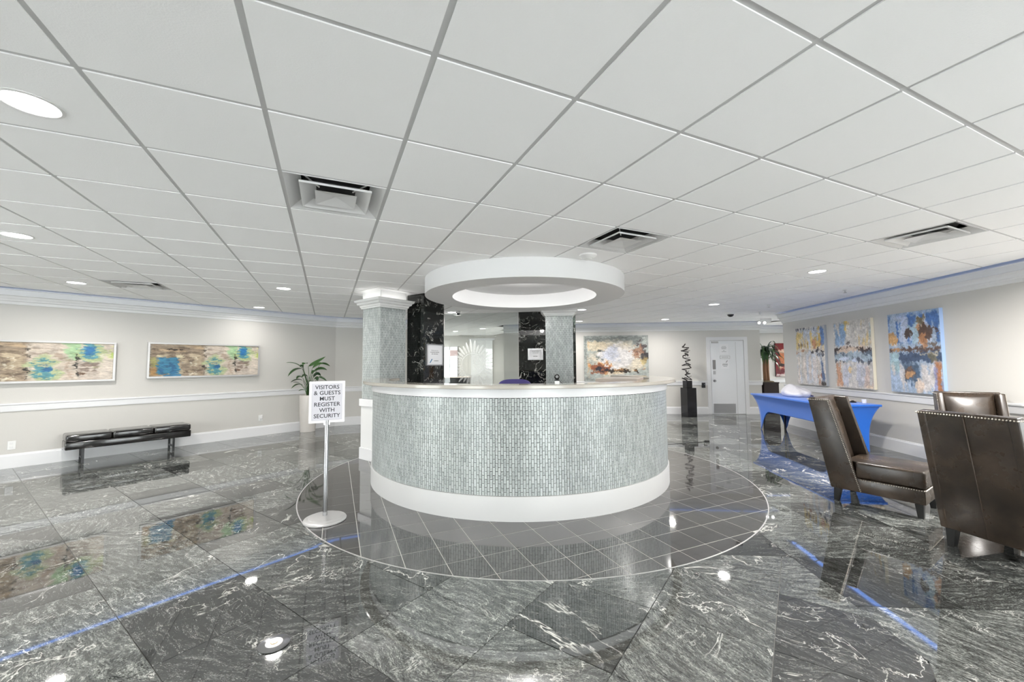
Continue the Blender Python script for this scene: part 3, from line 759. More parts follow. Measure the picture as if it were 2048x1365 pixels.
t.location = (1.33, 4.95, .002); t.rotation_euler = (0, 0, math.radians(-24))
boxo('body', (-.20, .20, -.27, .27, 0, 1.205), M['pot'], t); boxo('top', (-.235, .235, -.33, .33, 1.2052, 1.245), M['laminate'], t, bev=.003)
# framed notices on the marble
def frame_sign(name, label, cat, p, ang, w_, h_, z, fr_=.018, frm='steel', th=.018):
    t = thing(name, label, cat, (p[0], p[1], z), ang)
    bm = nb()
    for a_ in ((-w_/2, w_/2, -h_/2, -h_/2+fr_), (-w_/2, w_/2, h_/2-fr_, h_/2), (-w_/2, -w_/2+fr_, -h_/2+fr_, h_/2-fr_), (w_/2-fr_, w_/2, -h_/2+fr_, h_/2-fr_)):
        box(bm, a_[0], a_[1], -th, -.0005, a_[2], a_[3])
    obj('frame', bm, M[frm], t); boxo('sheet', (-w_/2+fr_, w_/2-fr_, -th*.45, -.001, -h_/2+fr_, h_/2-fr_), M['paper'], t)
    return t
p = NP + va*.0 + ua*.0; 
q = NP + ua*.235
a55 = math.radians(55)
t = frame_sign('framed_notice', 'tall framed welcome notice on the black marble pier', 'notice', (q[0], q[1]), a55, .36, .345, 1.58)
def scribble(par, x, z, w_, h_, y, seed, m='inkgrey'):      # print too small to read: little dashes
    r_ = random.Random(seed); bm = nb(); c_ = x - w_/2
    while c_ < x + w_/2 - .004:
        l_ = min(r_.uniform(.010, .034), x + w_/2 - c_); box(bm, c_, c_ + l_, y-.0004, y, z - h_/2, z + h_/2); c_ += l_ + r_.uniform(.003, .008)
    obj('small_print', bm, M[m], par)
text_obj('lettering', 'Welcome to', .030, M['inkgrey'], t, (0, -.0085, .07), (PI/2, 0, 0), ext=.0003)
scribble(t, 0, .042, .19, .012, -.0082, 1); scribble(t, 0, .015, .14, .012, -.0082, 2)
bm = nb(); prism(bm, [(-.11, -.125), (-.095, -.13), (-.05, -.07), (-.065, -.062)], -.0092, -.008, 'XZ'); obj('blue_logo', bm, mat('logo_blue', (.02, .16, .32), .5), t)
scribble(t, .035, -.095, .10, .014, -.0082, 3)
q = a + dd*.36 - nn*.0205
t = frame_sign('framed_notice', 'small landscape notice reading front desk manager on black marble right of glass', 'notice', (q[0], q[1]), math.radians(-6), .325, .245, 1.633, fr_=.028)
for s, z in (('FRONT DESK', .055), ('MANAGER', .025)):
    text_obj('lettering', s, .026, M['inkgrey'], t, (0, -.0085, z), (PI/2, 0, 0), ext=.0003)

scribble(t, 0, -.045, .10, .014, -.0082, 4)

# ------------------------------------------------------------------ sign stand
SD = (-1.725, 3.785)
t = thing('sign_stand', 'brushed metal sign stand reading visitors and guests must register with security', 'sign', (SD[0], SD[1], 0), math.radians(26))
bm = nb(); solid(bm, [(.168, .0003), (.183, .006), (.185, .016), (.178, .026), (.150, .034), (.142, .040), (.02, .048)], 64); obj('base', bm, M['silver'], t, True, .5)
bm = nb(); solid(bm, [(.0195, .046), (.0195, .915)], 24); obj('pole', bm, M['chrome'], t, True, .6)
W2, H2, ZC2 = .152, .192, 1.083
bm = nb()
for a_ in ((-W2, W2, -H2, -H2+.022), (-W2, W2, H2-.022, H2), (-W2, -W2+.022, -H2+.022, H2-.022), (W2-.022, W2, -H2+.022, H2-.022)):
    box(bm, a_[0], a_[1], -.010, .012, ZC2 + a_[2], ZC2 + a_[3])
obj('frame', bm, M['silver'], t)
board = boxo('sign_board', (-W2+.022, W2-.022, -.006, .006, ZC2-H2+.022, ZC2+H2-.022), mat('sign_white', (.52, .51, .55), .4), t)
boxo('socket', (-.026, .026, -.012, .014, ZC2-H2-.02, ZC2-H2), M['steel'], t)
for s, z, wd in (('VISITORS', .135, .206), ('& GUESTS', .082, .226), ('MUST', .029, .128), ('REGISTER', -.024, .222), ('WITH', -.077, .130), ('SECURITY', -.130, .224)):
    o = text_obj('lettering', s, .051, M['ink'], t, (0, -.0062, ZC2 + z), (PI/2, 0, 0), ext=.0004, offset=.0006)
    o.scale = (wd / max(o.dimensions.x, .01), 1, 1); o.parent = board

# ------------------------------------------------------------------ bench
nL = np.array([dL[1], -dL[0]])
BP = np.array([-6.47, 5.90])
off = (BP - WL1) @ nL; along = (BP - WL1) @ dL
bo = WL1 + dL*along + nL*.022
t = thing('leather_bench', 'low black vinyl bench with three cushions against the left wall', 'bench', (bo[0], bo[1], 0), math.radians(52))
BL_, BD = 1.47, off - .022
M_ = lambda: None
bm = nb(); box(bm, .0, BL_, -BD, 0, .215, .325, bev=.012); obj('seat_frame', bm, M['vinyl'], t, True, .9)
cw = BL_/3
for k in range(3):
    bm = nb(); box(bm, k*cw + .003, (k+1)*cw - .003, -BD-.006, .004, .327, .430, bev=.028, seg=4); obj('cushion', bm, M['vinyl'], t, True, .9)
for x in (.19, BL_-.22):
    bm = nb()
    for y in (-BD+.07, -.09): box(bm, x-.014, x+.014, y-.012, y+.012, .0005, .22)
    box(bm, x-.012, x+.012, -BD+.08, -.10, .06, .085); obj('leg_frame', bm, M['black'], t)
# ------------------------------------------------------------------ outlets
def wall_pt(px, line_p, line_d, eps=.001): pass
def outlet(label, p, ang, z, m='plastic', w_=.075, h_=.12):
    t = thing('wall_outlet', label, 'outlet', (p[0], p[1], z), ang)
    cp_ = boxo('cover_plate', (-w_/2, w_/2, -.007, -.0005, -h_/2, h_/2), M[m], t, bev=.002)
    for s in (-.027, .027): boxo('socket_face', (-.017, .017, -.010, -.007, s-.014, s+.014), M['white' if m == 'plastic' else 'blackgloss'], cp_, bev=.001)
    return t
def onL(p):
    s = (np.array(p) - WL1) @ dL; return WL1 + dL*s + nL*.0002
q = onL((-7.125, 5.803)); outlet('white outlet plate low on the left wall at the photo edge', q, math.radians(52), .32)
q = onL((-5.154, 8.325)); t = outlet('white outlet with a plug-in low on the left wall beside the plant', q, math.radians(52), .36)
boxo('plug_in', (-.025, .025, -.05, -.0105, -.01, .06), M['plastic'], t, bev=.008)
def onB(x, eps=.0002):
    p = BR - dB*((BR[0]-x)/dB[0]); nB = np.array([dB[1], -dB[0]]); return p + nB*eps
q = onB(5.34); t = thing('wall_switch', 'black door-release switch box left of the office door', 'switch', (q[0], q[1], .80), math.radians(-4.5))
boxo('box', (-.045, .045, -.045, -.001, -.07, .07), M['black'], t, bev=.003)
bm = nb(); tube(bm, [(.015, -.045, .025), (.015, -.052, .025)], .012, 12); obj('button', bm, M['chrome'], t)
bm = nb(); solid(bm, [(.072, .0004), (.074, .004), (.066, .006)], 40); t = thing('floor_outlet', 'round brass floor outlet cover set in the marble at bottom', 'floor outlet', (-1.225, 2.144, .0008)); obj('cover_ring', bm, M['chrome'], t, True, .6)
bm = nb(); solid(bm, [(.040, .0062), (.040, .008)], 30); cd_ = obj('cover_disc', bm, M['silver'], t); bm = nb(); solid(bm, [(.016, .0082), (.014, .0105)], 20); obj('centre_screw', bm, M['brass'], cd_)
t = thing('extension_cord', 'thin black cord lying on the floor right of the desk', 'cord', (0, 0, 0))
bm = nb(); tube(bm, [(1.90, 6.6, .007), (2.2, 6.9, .006), (2.6, 7.12, .006), (3.0, 7.2, .006), (3.3, 7.28, .006), (3.46, 7.32, .008)], .0045, 8); obj('cable', bm, M['black'], t)
boxo('plug', (3.46, 3.53, 7.29, 7.34, .002, .035), M['black'], t, bev=.005)

# ------------------------------------------------------------------ office door in the back wall
dx0, dx1 = 5.56, 6.44
aB = math.radians(-4.5); p = onB((dx0+dx1)/2)
t = bpy.data.objects.new('door_1', None); C.objects.link(t); struct(t); t.location = (p[0], p[1], 0); t.rotation_euler = (0, 0, aB)
hw = .44
M['doorp'] = mat('door_paint', (.74, .75, .77), .35)
boxo('leaf', (-hw, hw, -.022, -.001, .008, 2.03), M['doorp'], t)
bm = nb(); prism(bm, [(hw-.16, .0), (hw-.02, .0), (hw-.02, 1.0), (hw-.16, 1.0)], 0, 0.001) ; bm.free()
bm = nb(); box(bm, hw-.21, hw-.20, -.026, -.022, .02, 2.0); obj('panel_joint', bm, M['bar'], t)
fm = nb()
for a_ in ((-hw-.11, -hw-.012, 0, 2.14), (hw+.012, hw+.11, 0, 2.14), (-hw-.012, hw+.012, 2.045, 2.14)): box(fm, a_[0], a_[1], -.03, -.0005, a_[2]+.001, a_[3])
obj('casing', fm, M['white_gloss'], t)
fm = nb()
for a_ in ((-hw-.012, -hw-.001, 0.001, 2.045), (hw+.001, hw+.012, 0.001, 2.045), (-hw, hw, 2.032, 2.045)): box(fm, a_[0], a_[1], -.012, -.0005, a_[2], a_[3])
obj('jamb', fm, M['bar'], t)
boxo('kick_plate', (-hw+.03, hw-.26, -.026, -.022, .03, .29), M['steel'], t)
boxo('push_plate', (-hw+.045, -hw+.125, -.027, -.022, 1.24, 1.50), M['chrome'], t, bev=.002)
boxo('lock_plate', (-hw+.05, -hw+.12, -.028, -.022, 1.10, 1.20), M['steel'], t, bev=.002)
bm = nb(); tube(bm, [(-hw+.08, -.022, .92), (-hw+.08, -.05, .92)], .035, 20); tube(bm, [(-hw+.08, -.045, .92), (-hw+.08, -.075, .92)], .028, 20); obj('knob', bm, M['chrome'], t, True, .7)
boxo('door_closer', (-hw+.02, -hw+.20, -.07, -.022, 1.97, 2.02), M['silver'], t, bev=.004)
def notice(name, label, x, z, w_, h_, lines, fr_=None):
    n_ = thing(name, label, 'notice', (p[0], p[1], 0), aB)
    boxo('sheet', (x-w_/2, x+w_/2, -.0245, -.0225, z-h_/2, z+h_/2), M['paper'], n_)
    if fr_:
        b_ = nb()
        for a_ in ((x-w_/2-.012, x+w_/2+.012, z-h_/2-.012, z-h_/2), (x-w_/2-.012, x+w_/2+.012, z+h_/2, z+h_/2+.012), (x-w_/2-.012, x-w_/2, z-h_/2, z+h_/2), (x+w_/2, x+w_/2+.012, z-h_/2, z+h_/2)): box(b_, a_[0], a_[1], -.028, -.0225, a_[2], a_[3])
        obj('frame', b_, M['steel'], n_)
    for k_, (ww, zz) in enumerate(lines): scribble(n_, x, zz, ww, .012, -.0246, int(zz*1000)+k_)
    return n_
notice('door_notice', 'upper paper notice on the office door', -.08, 1.80, .23, .30, ((.11, 1.87), (.14, 1.84), (.12, 1.81), (.04, 1.76), (.12, 1.73)))
notice('door_nameplate', 'small framed name plate in the middle of the office door', -.06, 1.575, .25, .06, ((.18, 1.575),), True)
n_ = notice('door_notice', 'lower paper notice with a pen mark on the office door', -.06, 1.38, .22, .26, ((.13, 1.39), (.15, 1.37), (.14, 1.35), (.09, 1.32)))
bm = nb(); prism(bm, [(-.04, 1.43), (-.03, 1.425), (.01, 1.48), (.0, 1.487)], -.0262, -.0246, 'XZ'); obj('pen_mark', bm, M['ink'], n_)

# ------------------------------------------------------------------ pedestal and sculpture
PD = (4.70, 10.78); t = thing('black_pedestal', 'tall black lacquered pedestal by the back wall', 'pedestal', (PD[0], PD[1], .001), math.radians(13))
boxo('block', (-.14, .14, -.14, .14, 0, .765), M['blackgloss'], t, bev=.004)
t = thing('rod_sculpture', 'tall zigzag sculpture of tangled dark metal rods on a small black block', 'sculpture', (PD[0]-.02, PD[1], .767), math.radians(13))
boxo('block', (-.085, .085, -.085, .085, 0, .185), M['blackgloss'], t, bev=.003)
Zg = [(.00, .0), (-.10, .07), (.10, .02), (-.02, .11), (.0, .17), (.09, .20), (-.06, .22), (.02, .30), (-.12, .33), (.06, .37), (.05, .46), (-.09, .44), (-.02, .50), (.08, .46), (.04, .53), (-.06, .56), (.06, .60), (-.04, .66), (-.09, .72), (-.03, .77), (.06, .72), (.0, .80), (-.06, .80), (.05, .84), (-.10, .87), (-.01, .90), (.03, .96), (-.07, .98), (-.01, 1.08)]
rg = random.Random(5)
for k in range(0, len(Zg)-1):
    (x0, z0), (x1, z1) = Zg[k], Zg[k+1]
    y0 = .09*math.sin(k*1.9); y1 = .09*math.sin((k+1)*1.9)
    bm = nb(); tube(bm, [(x0, y0, .188 + z0*.91), ((x0+x1)/2 + rg.uniform(-.02, .02), (y0+y1)/2, .188 + (z0+z1)/2*.91), (x1, y1, .188 + z1*.91)], .011 + .004*(k % 3 == 0), 6); obj('rod', bm, M['bronze'], t)
for k in range(14):
    z = rg.uniform(.03, .95); an = rg.uniform(0, PI); l_ = rg.uniform(.05, .11); x = rg.uniform(-.03, .03)
    bm = nb(); tube(bm, [(x - l_*math.cos(an), -l_*math.sin(an)*.8, .19 + z*.91), (x + l_*math.cos(an), l_*math.sin(an)*.8, .19 + (z + rg.uniform(-.06, .09))*.91)], .006, 6); obj('rod', bm, M['bronze'], t)
# ------------------------------------------------------------------ paintings: colours laid down by a small painter
def vnoise(h, w_, sx, sy, seed, oct_=4):
    out = np.zeros((h, w_)); amp = 1; tot = 0
    for o_ in range(oct_):
        r_ = np.random.RandomState(seed*13 + o_); gx, gy = max(2, int(sx*2**o_)), max(2, int(sy*2**o_))
        g_ = r_.rand(gy+2, gx+2); X = np.linspace(0, gx, w_); Y = np.linspace(0, gy, h)
        xi = X.astype(int); yi = Y.astype(int); fx = X-xi; fy = (Y-yi)[:, None]; fx = fx*fx*(3-2*fx); fy = fy*fy*(3-2*fy)
        a_ = g_[yi][:, xi]; b_ = g_[yi][:, xi+1]; c_ = g_[yi+1][:, xi]; d_ = g_[yi+1][:, xi+1]
        out += amp*((a_*(1-fx) + b_*fx)*(1-fy) + (c_*(1-fx) + d_*fx)*fy); tot += amp; amp *= .55
    out = out/tot; lo_, hi_ = np.percentile(out, 3), np.percentile(out, 97); return np.clip((out-lo_)/(hi_-lo_), -.1, 1.1)
class Canvas:
    def __init__(s, w_, h, col): s.w, s.h = w_, h; s.a = np.ones((h, w_, 3))*np.array(col)/255.; s.y, s.x = np.mgrid[0:h, 0:w_]; s.x = s.x/(w_-1.); s.y = s.y/(h-1.); s.k = 0
    def put(s, mask, col, al=1): 
        m_ = np.clip(mask*al, 0, 1)[..., None]; s.a = s.a*(1-m_) + np.array(col)/255.*m_
    def ns(s, sx, sy, o_=4): s.k += 1; return vnoise(s.h, s.w, sx, sy, s.k, o_)
    def blob(s, cx, cy, rx, ry, col, al=.9, rough=.8, soft=.3, f=9):
        d = ((s.x-cx)/rx)**2 + ((s.y-cy)/ry)**2 + rough*(s.ns(f, f)-.5)*2; s.put(np.clip((1-d)/soft, 0, 1), col, al)
    def finish(s, amp=.030, tex=.16):
        n1, n2 = s.ns(40, 40, 4)-.5, s.ns(40, 40, 4)-.5; n3, n4 = s.ns(12, 12, 3)-.5, s.ns(12, 12, 3)-.5
        X = np.clip((s.x + amp*n1 + amp*.6*n3)*(s.w-1), 0, s.w-1).astype(int); Y = np.clip((s.y + amp*n2*1.3 + amp*.6*n4)*(s.h-1), 0, s.h-1).astype(int)
        s.a = s.a[Y, X]; soft = (s.a + np.roll(s.a, 1, 0) + np.roll(s.a, 1, 1) + np.roll(s.a, -1, 0) + np.roll(s.a, -1, 1))/5; s.a = soft
        g_ = s.a.mean(axis=2, keepdims=True); s.a = g_ + (s.a-g_)*.80
        f = (1 + tex*(s.ns(50, 70, 4)-.5) + tex*(s.ns(18, 22, 3)-.5))[..., None]; s.a = np.clip(s.a*f, 0, 1); return s
    def rect(s, x0, y0, x1, y1, col, al=.9, rough=.02, f=14):
        n1 = (s.ns(f, f)-.5)*2*rough; n2 = (s.ns(f, f)-.5)*2*rough; e = .012
        m_ = np.clip((s.x+n1-x0)/e, 0, 1)*np.clip((x1-s.x-n1)/e, 0, 1)*np.clip((s.y+n2-y0)/e, 0, 1)*np.clip((y1-s.y-n2)/e, 0, 1); s.put(m_, col, al)
    def streaks(s, x0, y0, x1, y1, col, al=.7, sx=30, sy=3, thr=.55, soft=.1):
        n_ = s.ns(sx, sy, 3); wx = np.clip((s.x-x0)/.03, 0, 1)*np.clip((x1-s.x)/.03, 0, 1)*np.clip((s.y-y0)/.05, 0, 1)*np.clip((y1-s.y)/.05, 0, 1)
        s.put(np.clip((n_-thr)/soft, 0, 1)*wx, col, al)
    def line(s, pts, w_, col, al=.9, jit=.006):
        m_ = np.zeros((s.h, s.w)); j = (s.ns(12, 12)-.5)*jit*4
        asp = s.h/s.w
        for (x0, y0), (x1, y1) in zip(pts, pts[1:]):
            dx, dy = x1-x0, (y1-y0)*asp; L2 = dx*dx + dy*dy + 1e-9
            t_ = np.clip(((s.x-x0)*dx + (s.y-y0)*asp*dy)/L2, 0, 1)
            d = np.hypot(s.x-x0-t_*dx, (s.y-y0)*asp - t_*dy) + j; m_ = np.maximum(m_, np.clip((w_-d)/(w_*.4), 0, 1))
        s.put(m_, col, al)
M['paint'] = bpy.data.materials.new('canvas_paint'); M['paint'].use_nodes = True
at = N(M['paint'], 'ShaderNodeVertexColor', layer_name='Col'); L(M['paint'], at.outputs[0], bsdf(M['paint']).inputs['Base Color']); bsdf(M['paint']).inputs['Roughness'].default_value = .45
def canvas_mesh(cv, w_, h):
    me = bpy.data.meshes.new('canvas'); W_, H_ = cv.w, cv.h
    xs_ = np.linspace(-w_/2, w_/2, W_); zs_ = np.linspace(h/2, -h/2, H_)
    co = np.zeros((H_*W_, 3)); co[:, 0] = np.tile(xs_, H_); co[:, 2] = np.repeat(zs_, W_)
    idx = np.arange(H_*W_).reshape(H_, W_); q_ = np.stack([idx[:-1, :-1], idx[1:, :-1], idx[1:, 1:], idx[:-1, 1:]], -1).reshape(-1, 4)
    me.vertices.add(len(co)); me.vertices.foreach_set('co', co.ravel()); me.loops.add(q_.size); me.loops.foreach_set('vertex_index', q_.ravel().astype(np.int32))
    me.polygons.add(len(q_)); me.polygons.foreach_set('loop_start', np.arange(0, q_.size, 4, dtype=np.int32)); me.update(); me.validate()
    ca_ = me.color_attributes.new('Col', 'FLOAT_COLOR', 'POINT'); lin = np.clip(cv.a, 0, 1)**2.2
    ca_.data.foreach_set('color', np.concatenate([lin.reshape(-1, 3), np.ones((H_*W_, 1))], 1).astype(np.float32).ravel()); return me
def painting(label, cv, w_, h, p, ang, zc, depth=.04, frame=None, edge=None, group=None, cat='painting'):
    if not getattr(cv, 'done', 0): cv.finish(); cv.done = 1
    t = thing('framed_painting' if frame else 'canvas_painting', label, cat, (p[0], p[1], zc), ang, group)
    o = link('painted_canvas', canvas_mesh(cv, w_, h), M['paint'], t); o.location = (0, -depth, 0)
    bm = nb(); box(bm, -w_/2, w_/2, -depth + .0005, -.0005, -h/2, h/2); obj('canvas_edge', bm, M[edge] if edge else M['white'], t)
    if frame:
        f_ = .028; bm = nb()
        for a_ in ((-w_/2-f_, w_/2+f_, -h/2-f_, -h/2-.0005), (-w_/2-f_, w_/2+f_, h/2+.0005, h/2+f_), (-w_/2-f_, -w_/2-.0005, -h/2, h/2), (w_/2+.0005, w_/2+f_, -h/2, h/2)): box(bm, a_[0], a_[1], -depth-.018, -.0005, a_[2], a_[3])
        obj('frame', bm, M[frame], t)
    return t
def cv_long():
    c = Canvas(420, 150, (172, 158, 140))
    c.streaks(0, 0, 1, 1, (140, 120, 104), .5, 6, 26, .5, .2); c.streaks(0, 0, 1, 1, (198, 188, 172), .6, 5, 18, .52, .15)
    c.rect(0, 0, .465, 1, (134, 112, 88), .75, .006); c.streaks(0, 0, .465, 1, (90, 72, 55), .6, 8, 20, .52, .12); c.streaks(0, .0, .46, .25, (190, 158, 118), .8, 5, 12, .42, .2)
    c.streaks(.1, .25, .46, 1, (196, 176, 140), .55, 26, 6, .55, .1); c.rect(0, .42, .065, .68, (150, 150, 70), .7, .02); c.rect(0, .7, .07, .95, (190, 130, 50), .6, .02)
    c.rect(.06, .40, .25, .93, (30, 118, 160), .92, .022); c.streaks(.06, .40, .25, .93, (10, 70, 120), .6, 30, 12, .55, .1); c.blob(.2, .95, .06, .1, (20, 110, 170), .8)
    c.line([(.06, .36), (.27, .37)], .006, (205, 190, 150)); c.line([(0, .16), (.46, .17)], .003, (40, 30, 24)); c.line([(.34, .95), (.345, .42), (.385, .40), (.39, .95)], .005, (205, 195, 170), .8)
    c.rect(.47, .0, .76, 1, (188, 172, 156), .7, .004); c.streaks(.47, .1, .76, .55, (130, 112, 98), .55, 6, 22, .52, .12)
    c.blob(.72, .2, .07, .28, (140, 190, 130), .8, .7, .5); c.blob(.565, .72, .11, .36, (158, 176, 118), .75, .6, .5); c.blob(.565, .72, .06, .24, (52, 126, 146), .85, 1.4, .5, 26)
    c.blob(.575, .68, .03, .12, (15, 80, 140), .8, .9, .3, 20); c.line([(.64, .3), (.70, .45), (.72, .9)], .012, (150, 122, 100), .5)
    c.rect(.765, 0, 1, 1, (186, 170, 156), .75, .003); c.blob(.86, .28, .10, .34, (156, 178, 112), .75, .6, .5); c.blob(.845, .25, .055, .24, (52, 130, 158), .85, 1.4, .5, 26); c.blob(.84, .2, .03, .12, (12, 90, 160), .8, 1.1, .3, 22)
    c.streaks(.77, .5, .92, .8, (110, 92, 80), .8, 5, 18, .42, .14); c.blob(.985, .2, .03, .25, (160, 190, 70), .8); c.blob(.95, .6, .05, .5, (205, 192, 176), .6)
    c.line([(.77, .82), (.9, .85)], .004, (90, 60, 40)); 
    for x in (.468, .762): c.line([(x, 0), (x-.004, 1)], .0028, (30, 28, 24))
    return c
cl1 = cv_long(); p2a = onL((-6.259, 6.911)); p2b = onL((-5.195, 8.272)); pw = float(np.linalg.norm(p2b-p2a)) - .056
pc = (p2a + p2b)/2; g_ = 'long blue and beige paintings on the left wall'
painting('long blue and beige abstract painting above the bench, the one fully in view', cl1, pw, .565, pc, math.radians(52), 1.535, .045, 'silver')
p1b = onL((-6.47, 6.58)); pc = p1b - dL*(pw/2 + .028)
painting('long abstract painting cut by the left edge of the photo', cl1, pw, .565, pc, math.radians(52), 1.51, .045, 'silver')
c = Canvas(300, 212, (150, 156, 150))
c.streaks(0, 0, 1, .3, (96, 102, 100), .8, 4, 12, .4, .2); c.blob(.5, .5, .46, .42, (205, 190, 165), .9, .35, .5, 6); c.blob(.5, .45, .3, .3, (205, 202, 205), .8, .5, .5, 7)
c.blob(.45, .42, .15, .2, (176, 182, 205), .7, .8, .6); c.blob(.2, .22, .16, .1, (205, 185, 150), .7); c.streaks(.04, .1, .09, .95, (200, 140, 80), .8, 20, 3, .42, .15)
c.blob(.24, .70, .16, .14, (205, 140, 80), .9, 1.2, .3, 14); c.blob(.24, .74, .12, .10, (130, 62, 34), .85, 1.5, .25, 18); c.blob(.26, .76, .08, .06, (28, 22, 40), .95, 1.6, .3, 20)
c.line([(.3, .765), (.45, .77), (.62, .765), (.8, .77)], .013, (34, 22, 12), .95, .010); c.line([(.34, .74), (.8, .75)], .008, (190, 130, 70), .6, .01); c.streaks(.4, .78, .6, .84, (215, 160, 50), .7, 10, 4, .45, .1)
c.blob(.92, .36, .10, .18, (60, 50, 52), .9, 1.6, .25, 16); c.blob(.84, .36, .09, .12, (150, 96, 66), .75, 1.6, .3, 18); c.blob(.93, .44, .07, .08, (36, 32, 36), .9, 1.4, .3, 16)
c.blob(.93, .62, .05, .12, (180, 150, 80), .7, 1, .4); c.rect(.88, .70, .96, .74, (170, 90, 36), .8, .02); c.line([(.14, .33), (.32, .33)], .010, (70, 74, 70), .9)
for x, y in ((.19, .45), (.22, .5), (.27, .54)): c.blob(x, y, .02, .04, (96, 106, 104), .8)
c.streaks(.15, .84, .9, .92, (120, 160, 170), .7, 6, 6, .45, .1); c.streaks(.2, .80, .8, .86, (215, 190, 180), .6, 6, 8, .5, .1); c.streaks(0, .9, 1, 1, (110, 116, 112), .7, 4, 6, .4, .2); c.streaks(0, 0, .05, 1, (84, 92, 92), .8, 6, 3, .3, .3)
xa, xb = 2.07, 3.87
painting('wide cloudy landscape painting in rust and grey on the back wall', c, xb-xa, 1.30, onB((xa+xb)/2), aB, 1.57, .035, edge='black')
nR = np.array([-dR[1], dR[0]])
def onR(y): return PR + dR*((y - PR[1])/dR[1]) + nR*.0002
def sky_cv(base): return Canvas(200, 278, base)
c4 = sky_cv((196, 190, 182)); c4.streaks(0, 0, 1, .5, (176, 186, 206), .8, 12, 3, .45, .15); c4.streaks(0, .05, 1, .42, (214, 180, 96), .85, 14, 3, .55, .1)
c4.streaks(0, .25, .45, .36, (110, 84, 60), .7, 26, 4, .5, .1); c4.streaks(.85, 0, 1, .35, (74, 118, 190), .9, 8, 3, .35, .15); c4.blob(.72, .30, .2, .06, (196, 120, 70), .8, 1.2); c4.blob(.8, .18, .09, .14, (206, 160, 60), .7, 1)
for k, x in enumerate((.03, .1, .19, .32, .5, .68)): c4.blob(x, .025, .018, .03, (60, 64, 84), .9, .5, .4)
c4.rect(0, .37, 1, .41, (214, 200, 186), .7, .01); c4.line([(0, .43), (.3, .415), (.6, .43)], .010, (160, 92, 50), .8); c4.line([(.55, .44), (.8, .41), (1, .43)], .022, (44, 40, 46), .95, .02); c4.blob(.85, .49, .12, .03, (40, 44, 60), .8, 1.2)
c4.streaks(0, .44, 1, 1, (190, 200, 216), .75, 14, 2.5, .46, .14); c4.streaks(0, .5, 1, 1, (216, 200, 190), .7, 18, 3, .5, .12); c4.streaks(.7, .55, .9, 1, (170, 96, 60), .85, 9, 3, .5, .1); c4.streaks(.85, .5, 1, .95, (60, 84, 130), .85, 10, 3, .4, .12); c4.blob(.97, .97, .12, .03, (40, 36, 36), .8, 1)
c5 = sky_cv((194, 188, 180)); c5.streaks(0, 0, .35, .4, (110, 150, 196), .85, 10, 3, .45, .15); c5.streaks(.6, 0, 1, .4, (214, 180, 110), .75, 10, 3, .48, .15); c5.blob(.4, .12, .1, .14, (222, 176, 60), .85, .7, .4); c5.blob(.42, .15, .06, .11, (206, 202, 196), .9, .5, .4)
c5.streaks(.88, .02, 1, .3, (120, 160, 170), .7, 10, 3, .45, .1); c5.blob(.45, .42, .5, .045, (206, 176, 150), .9, .8, .3); c5.line([(0, .44), (.3, .40), (.5, .39), (.7, .43), (1, .45)], .016, (56, 44, 42), .95, .02); c5.blob(.88, .455, .14, .03, (50, 42, 48), .9, 1); c5.blob(.4, .33, .05, .02, (70, 60, 60), .7)
c5.rect(0, .47, 1, .62, (150, 172, 190), .9, .02); c5.blob(.25, .57, .15, .04, (196, 206, 226), .9, .8, .3); c5.blob(.6, .58, .14, .035, (190, 200, 222), .85, .8, .3); c5.line([(.05, .60), (.25, .62), (.5, .55), (.8, .62), (1, .6)], .010, (62, 66, 78), .8, .02); c5.line([(.0, .48), (.4, .50), (1, .49)], .012, (70, 84, 104), .8, .02)
c5.streaks(0, .6, .3, 1, (196, 130, 90), .8, 9, 3, .46, .12); c5.streaks(.2, .62, 1, 1, (176, 180, 196), .75, 12, 3, .46, .12); c5.blob(.42, .74, .07, .06, (226, 190, 130), .9, .8, .3); c5.streaks(.75, .65, 1, 1, (196, 160, 140), .6, 12, 3, .5, .1); c5.blob(.9, .97, .1, .03, (226, 196, 160), .8)
c6 = sky_cv((150, 170, 196)); c6.streaks(0, 0, 1, .42, (52, 100, 176), .9, 9, 3, .42, .15); c6.streaks(.05, 0, .9, .4, (190, 196, 214), .8, 11, 3, .52, .12); c6.blob(.5, .25, .28, .12, (160, 190, 206), .85, 1, .3); c6.blob(.07, .33, .12, .08, (206, 146, 76), .9, .9, .3)
c6.blob(.42, .26, .08, .05, (74, 56, 50), .95, 1, .25); c6.blob(.72, .2, .1, .1, (196, 130, 80), .85, 1, .3); c6.blob(.78, .28, .14, .09, (82, 60, 52), .9, 1.5, .25); c6.blob(.68, .36, .09, .07, (190, 124, 76), .85, 1, .3); c6.blob(.66, .12, .07, .07, (112, 90, 50), .8, 1.4, .3); c6.blob(.85, .41, .12, .04, (100, 84, 74), .9, 1, .3)
c6.rect(0, .44, 1, .49, (92, 68, 58), .95, .012); c6.blob(.15, .46, .12, .02, (206, 150, 96), .8); c6.blob(.14, .40, .12, .02, (216, 206, 196), .85, .8); c6.rect(.2, .49, 1, .62, (52, 72, 104), .9, .02); c6.rect(0, .5, .2, .76, (150, 186, 190), .8, .02)
c6.blob(.75, .52, .2, .02, (190, 176, 150), .85, .8); c6.blob(.85, .57, .08, .05, (110, 104, 84), .85, .8); c6.streaks(0, .62, 1, 1, (206, 196, 190), .85, 12, 3, .44, .12); c6.streaks(.2, .6, .6, .95, (60, 84, 112), .85, 9, 4, .5, .1); c6.blob(.42, .74, .14, .08, (110, 82, 70), .9, 1, .3); c6.blob(.4, .77, .07, .04, (206, 150, 96), .85, 1, .3)
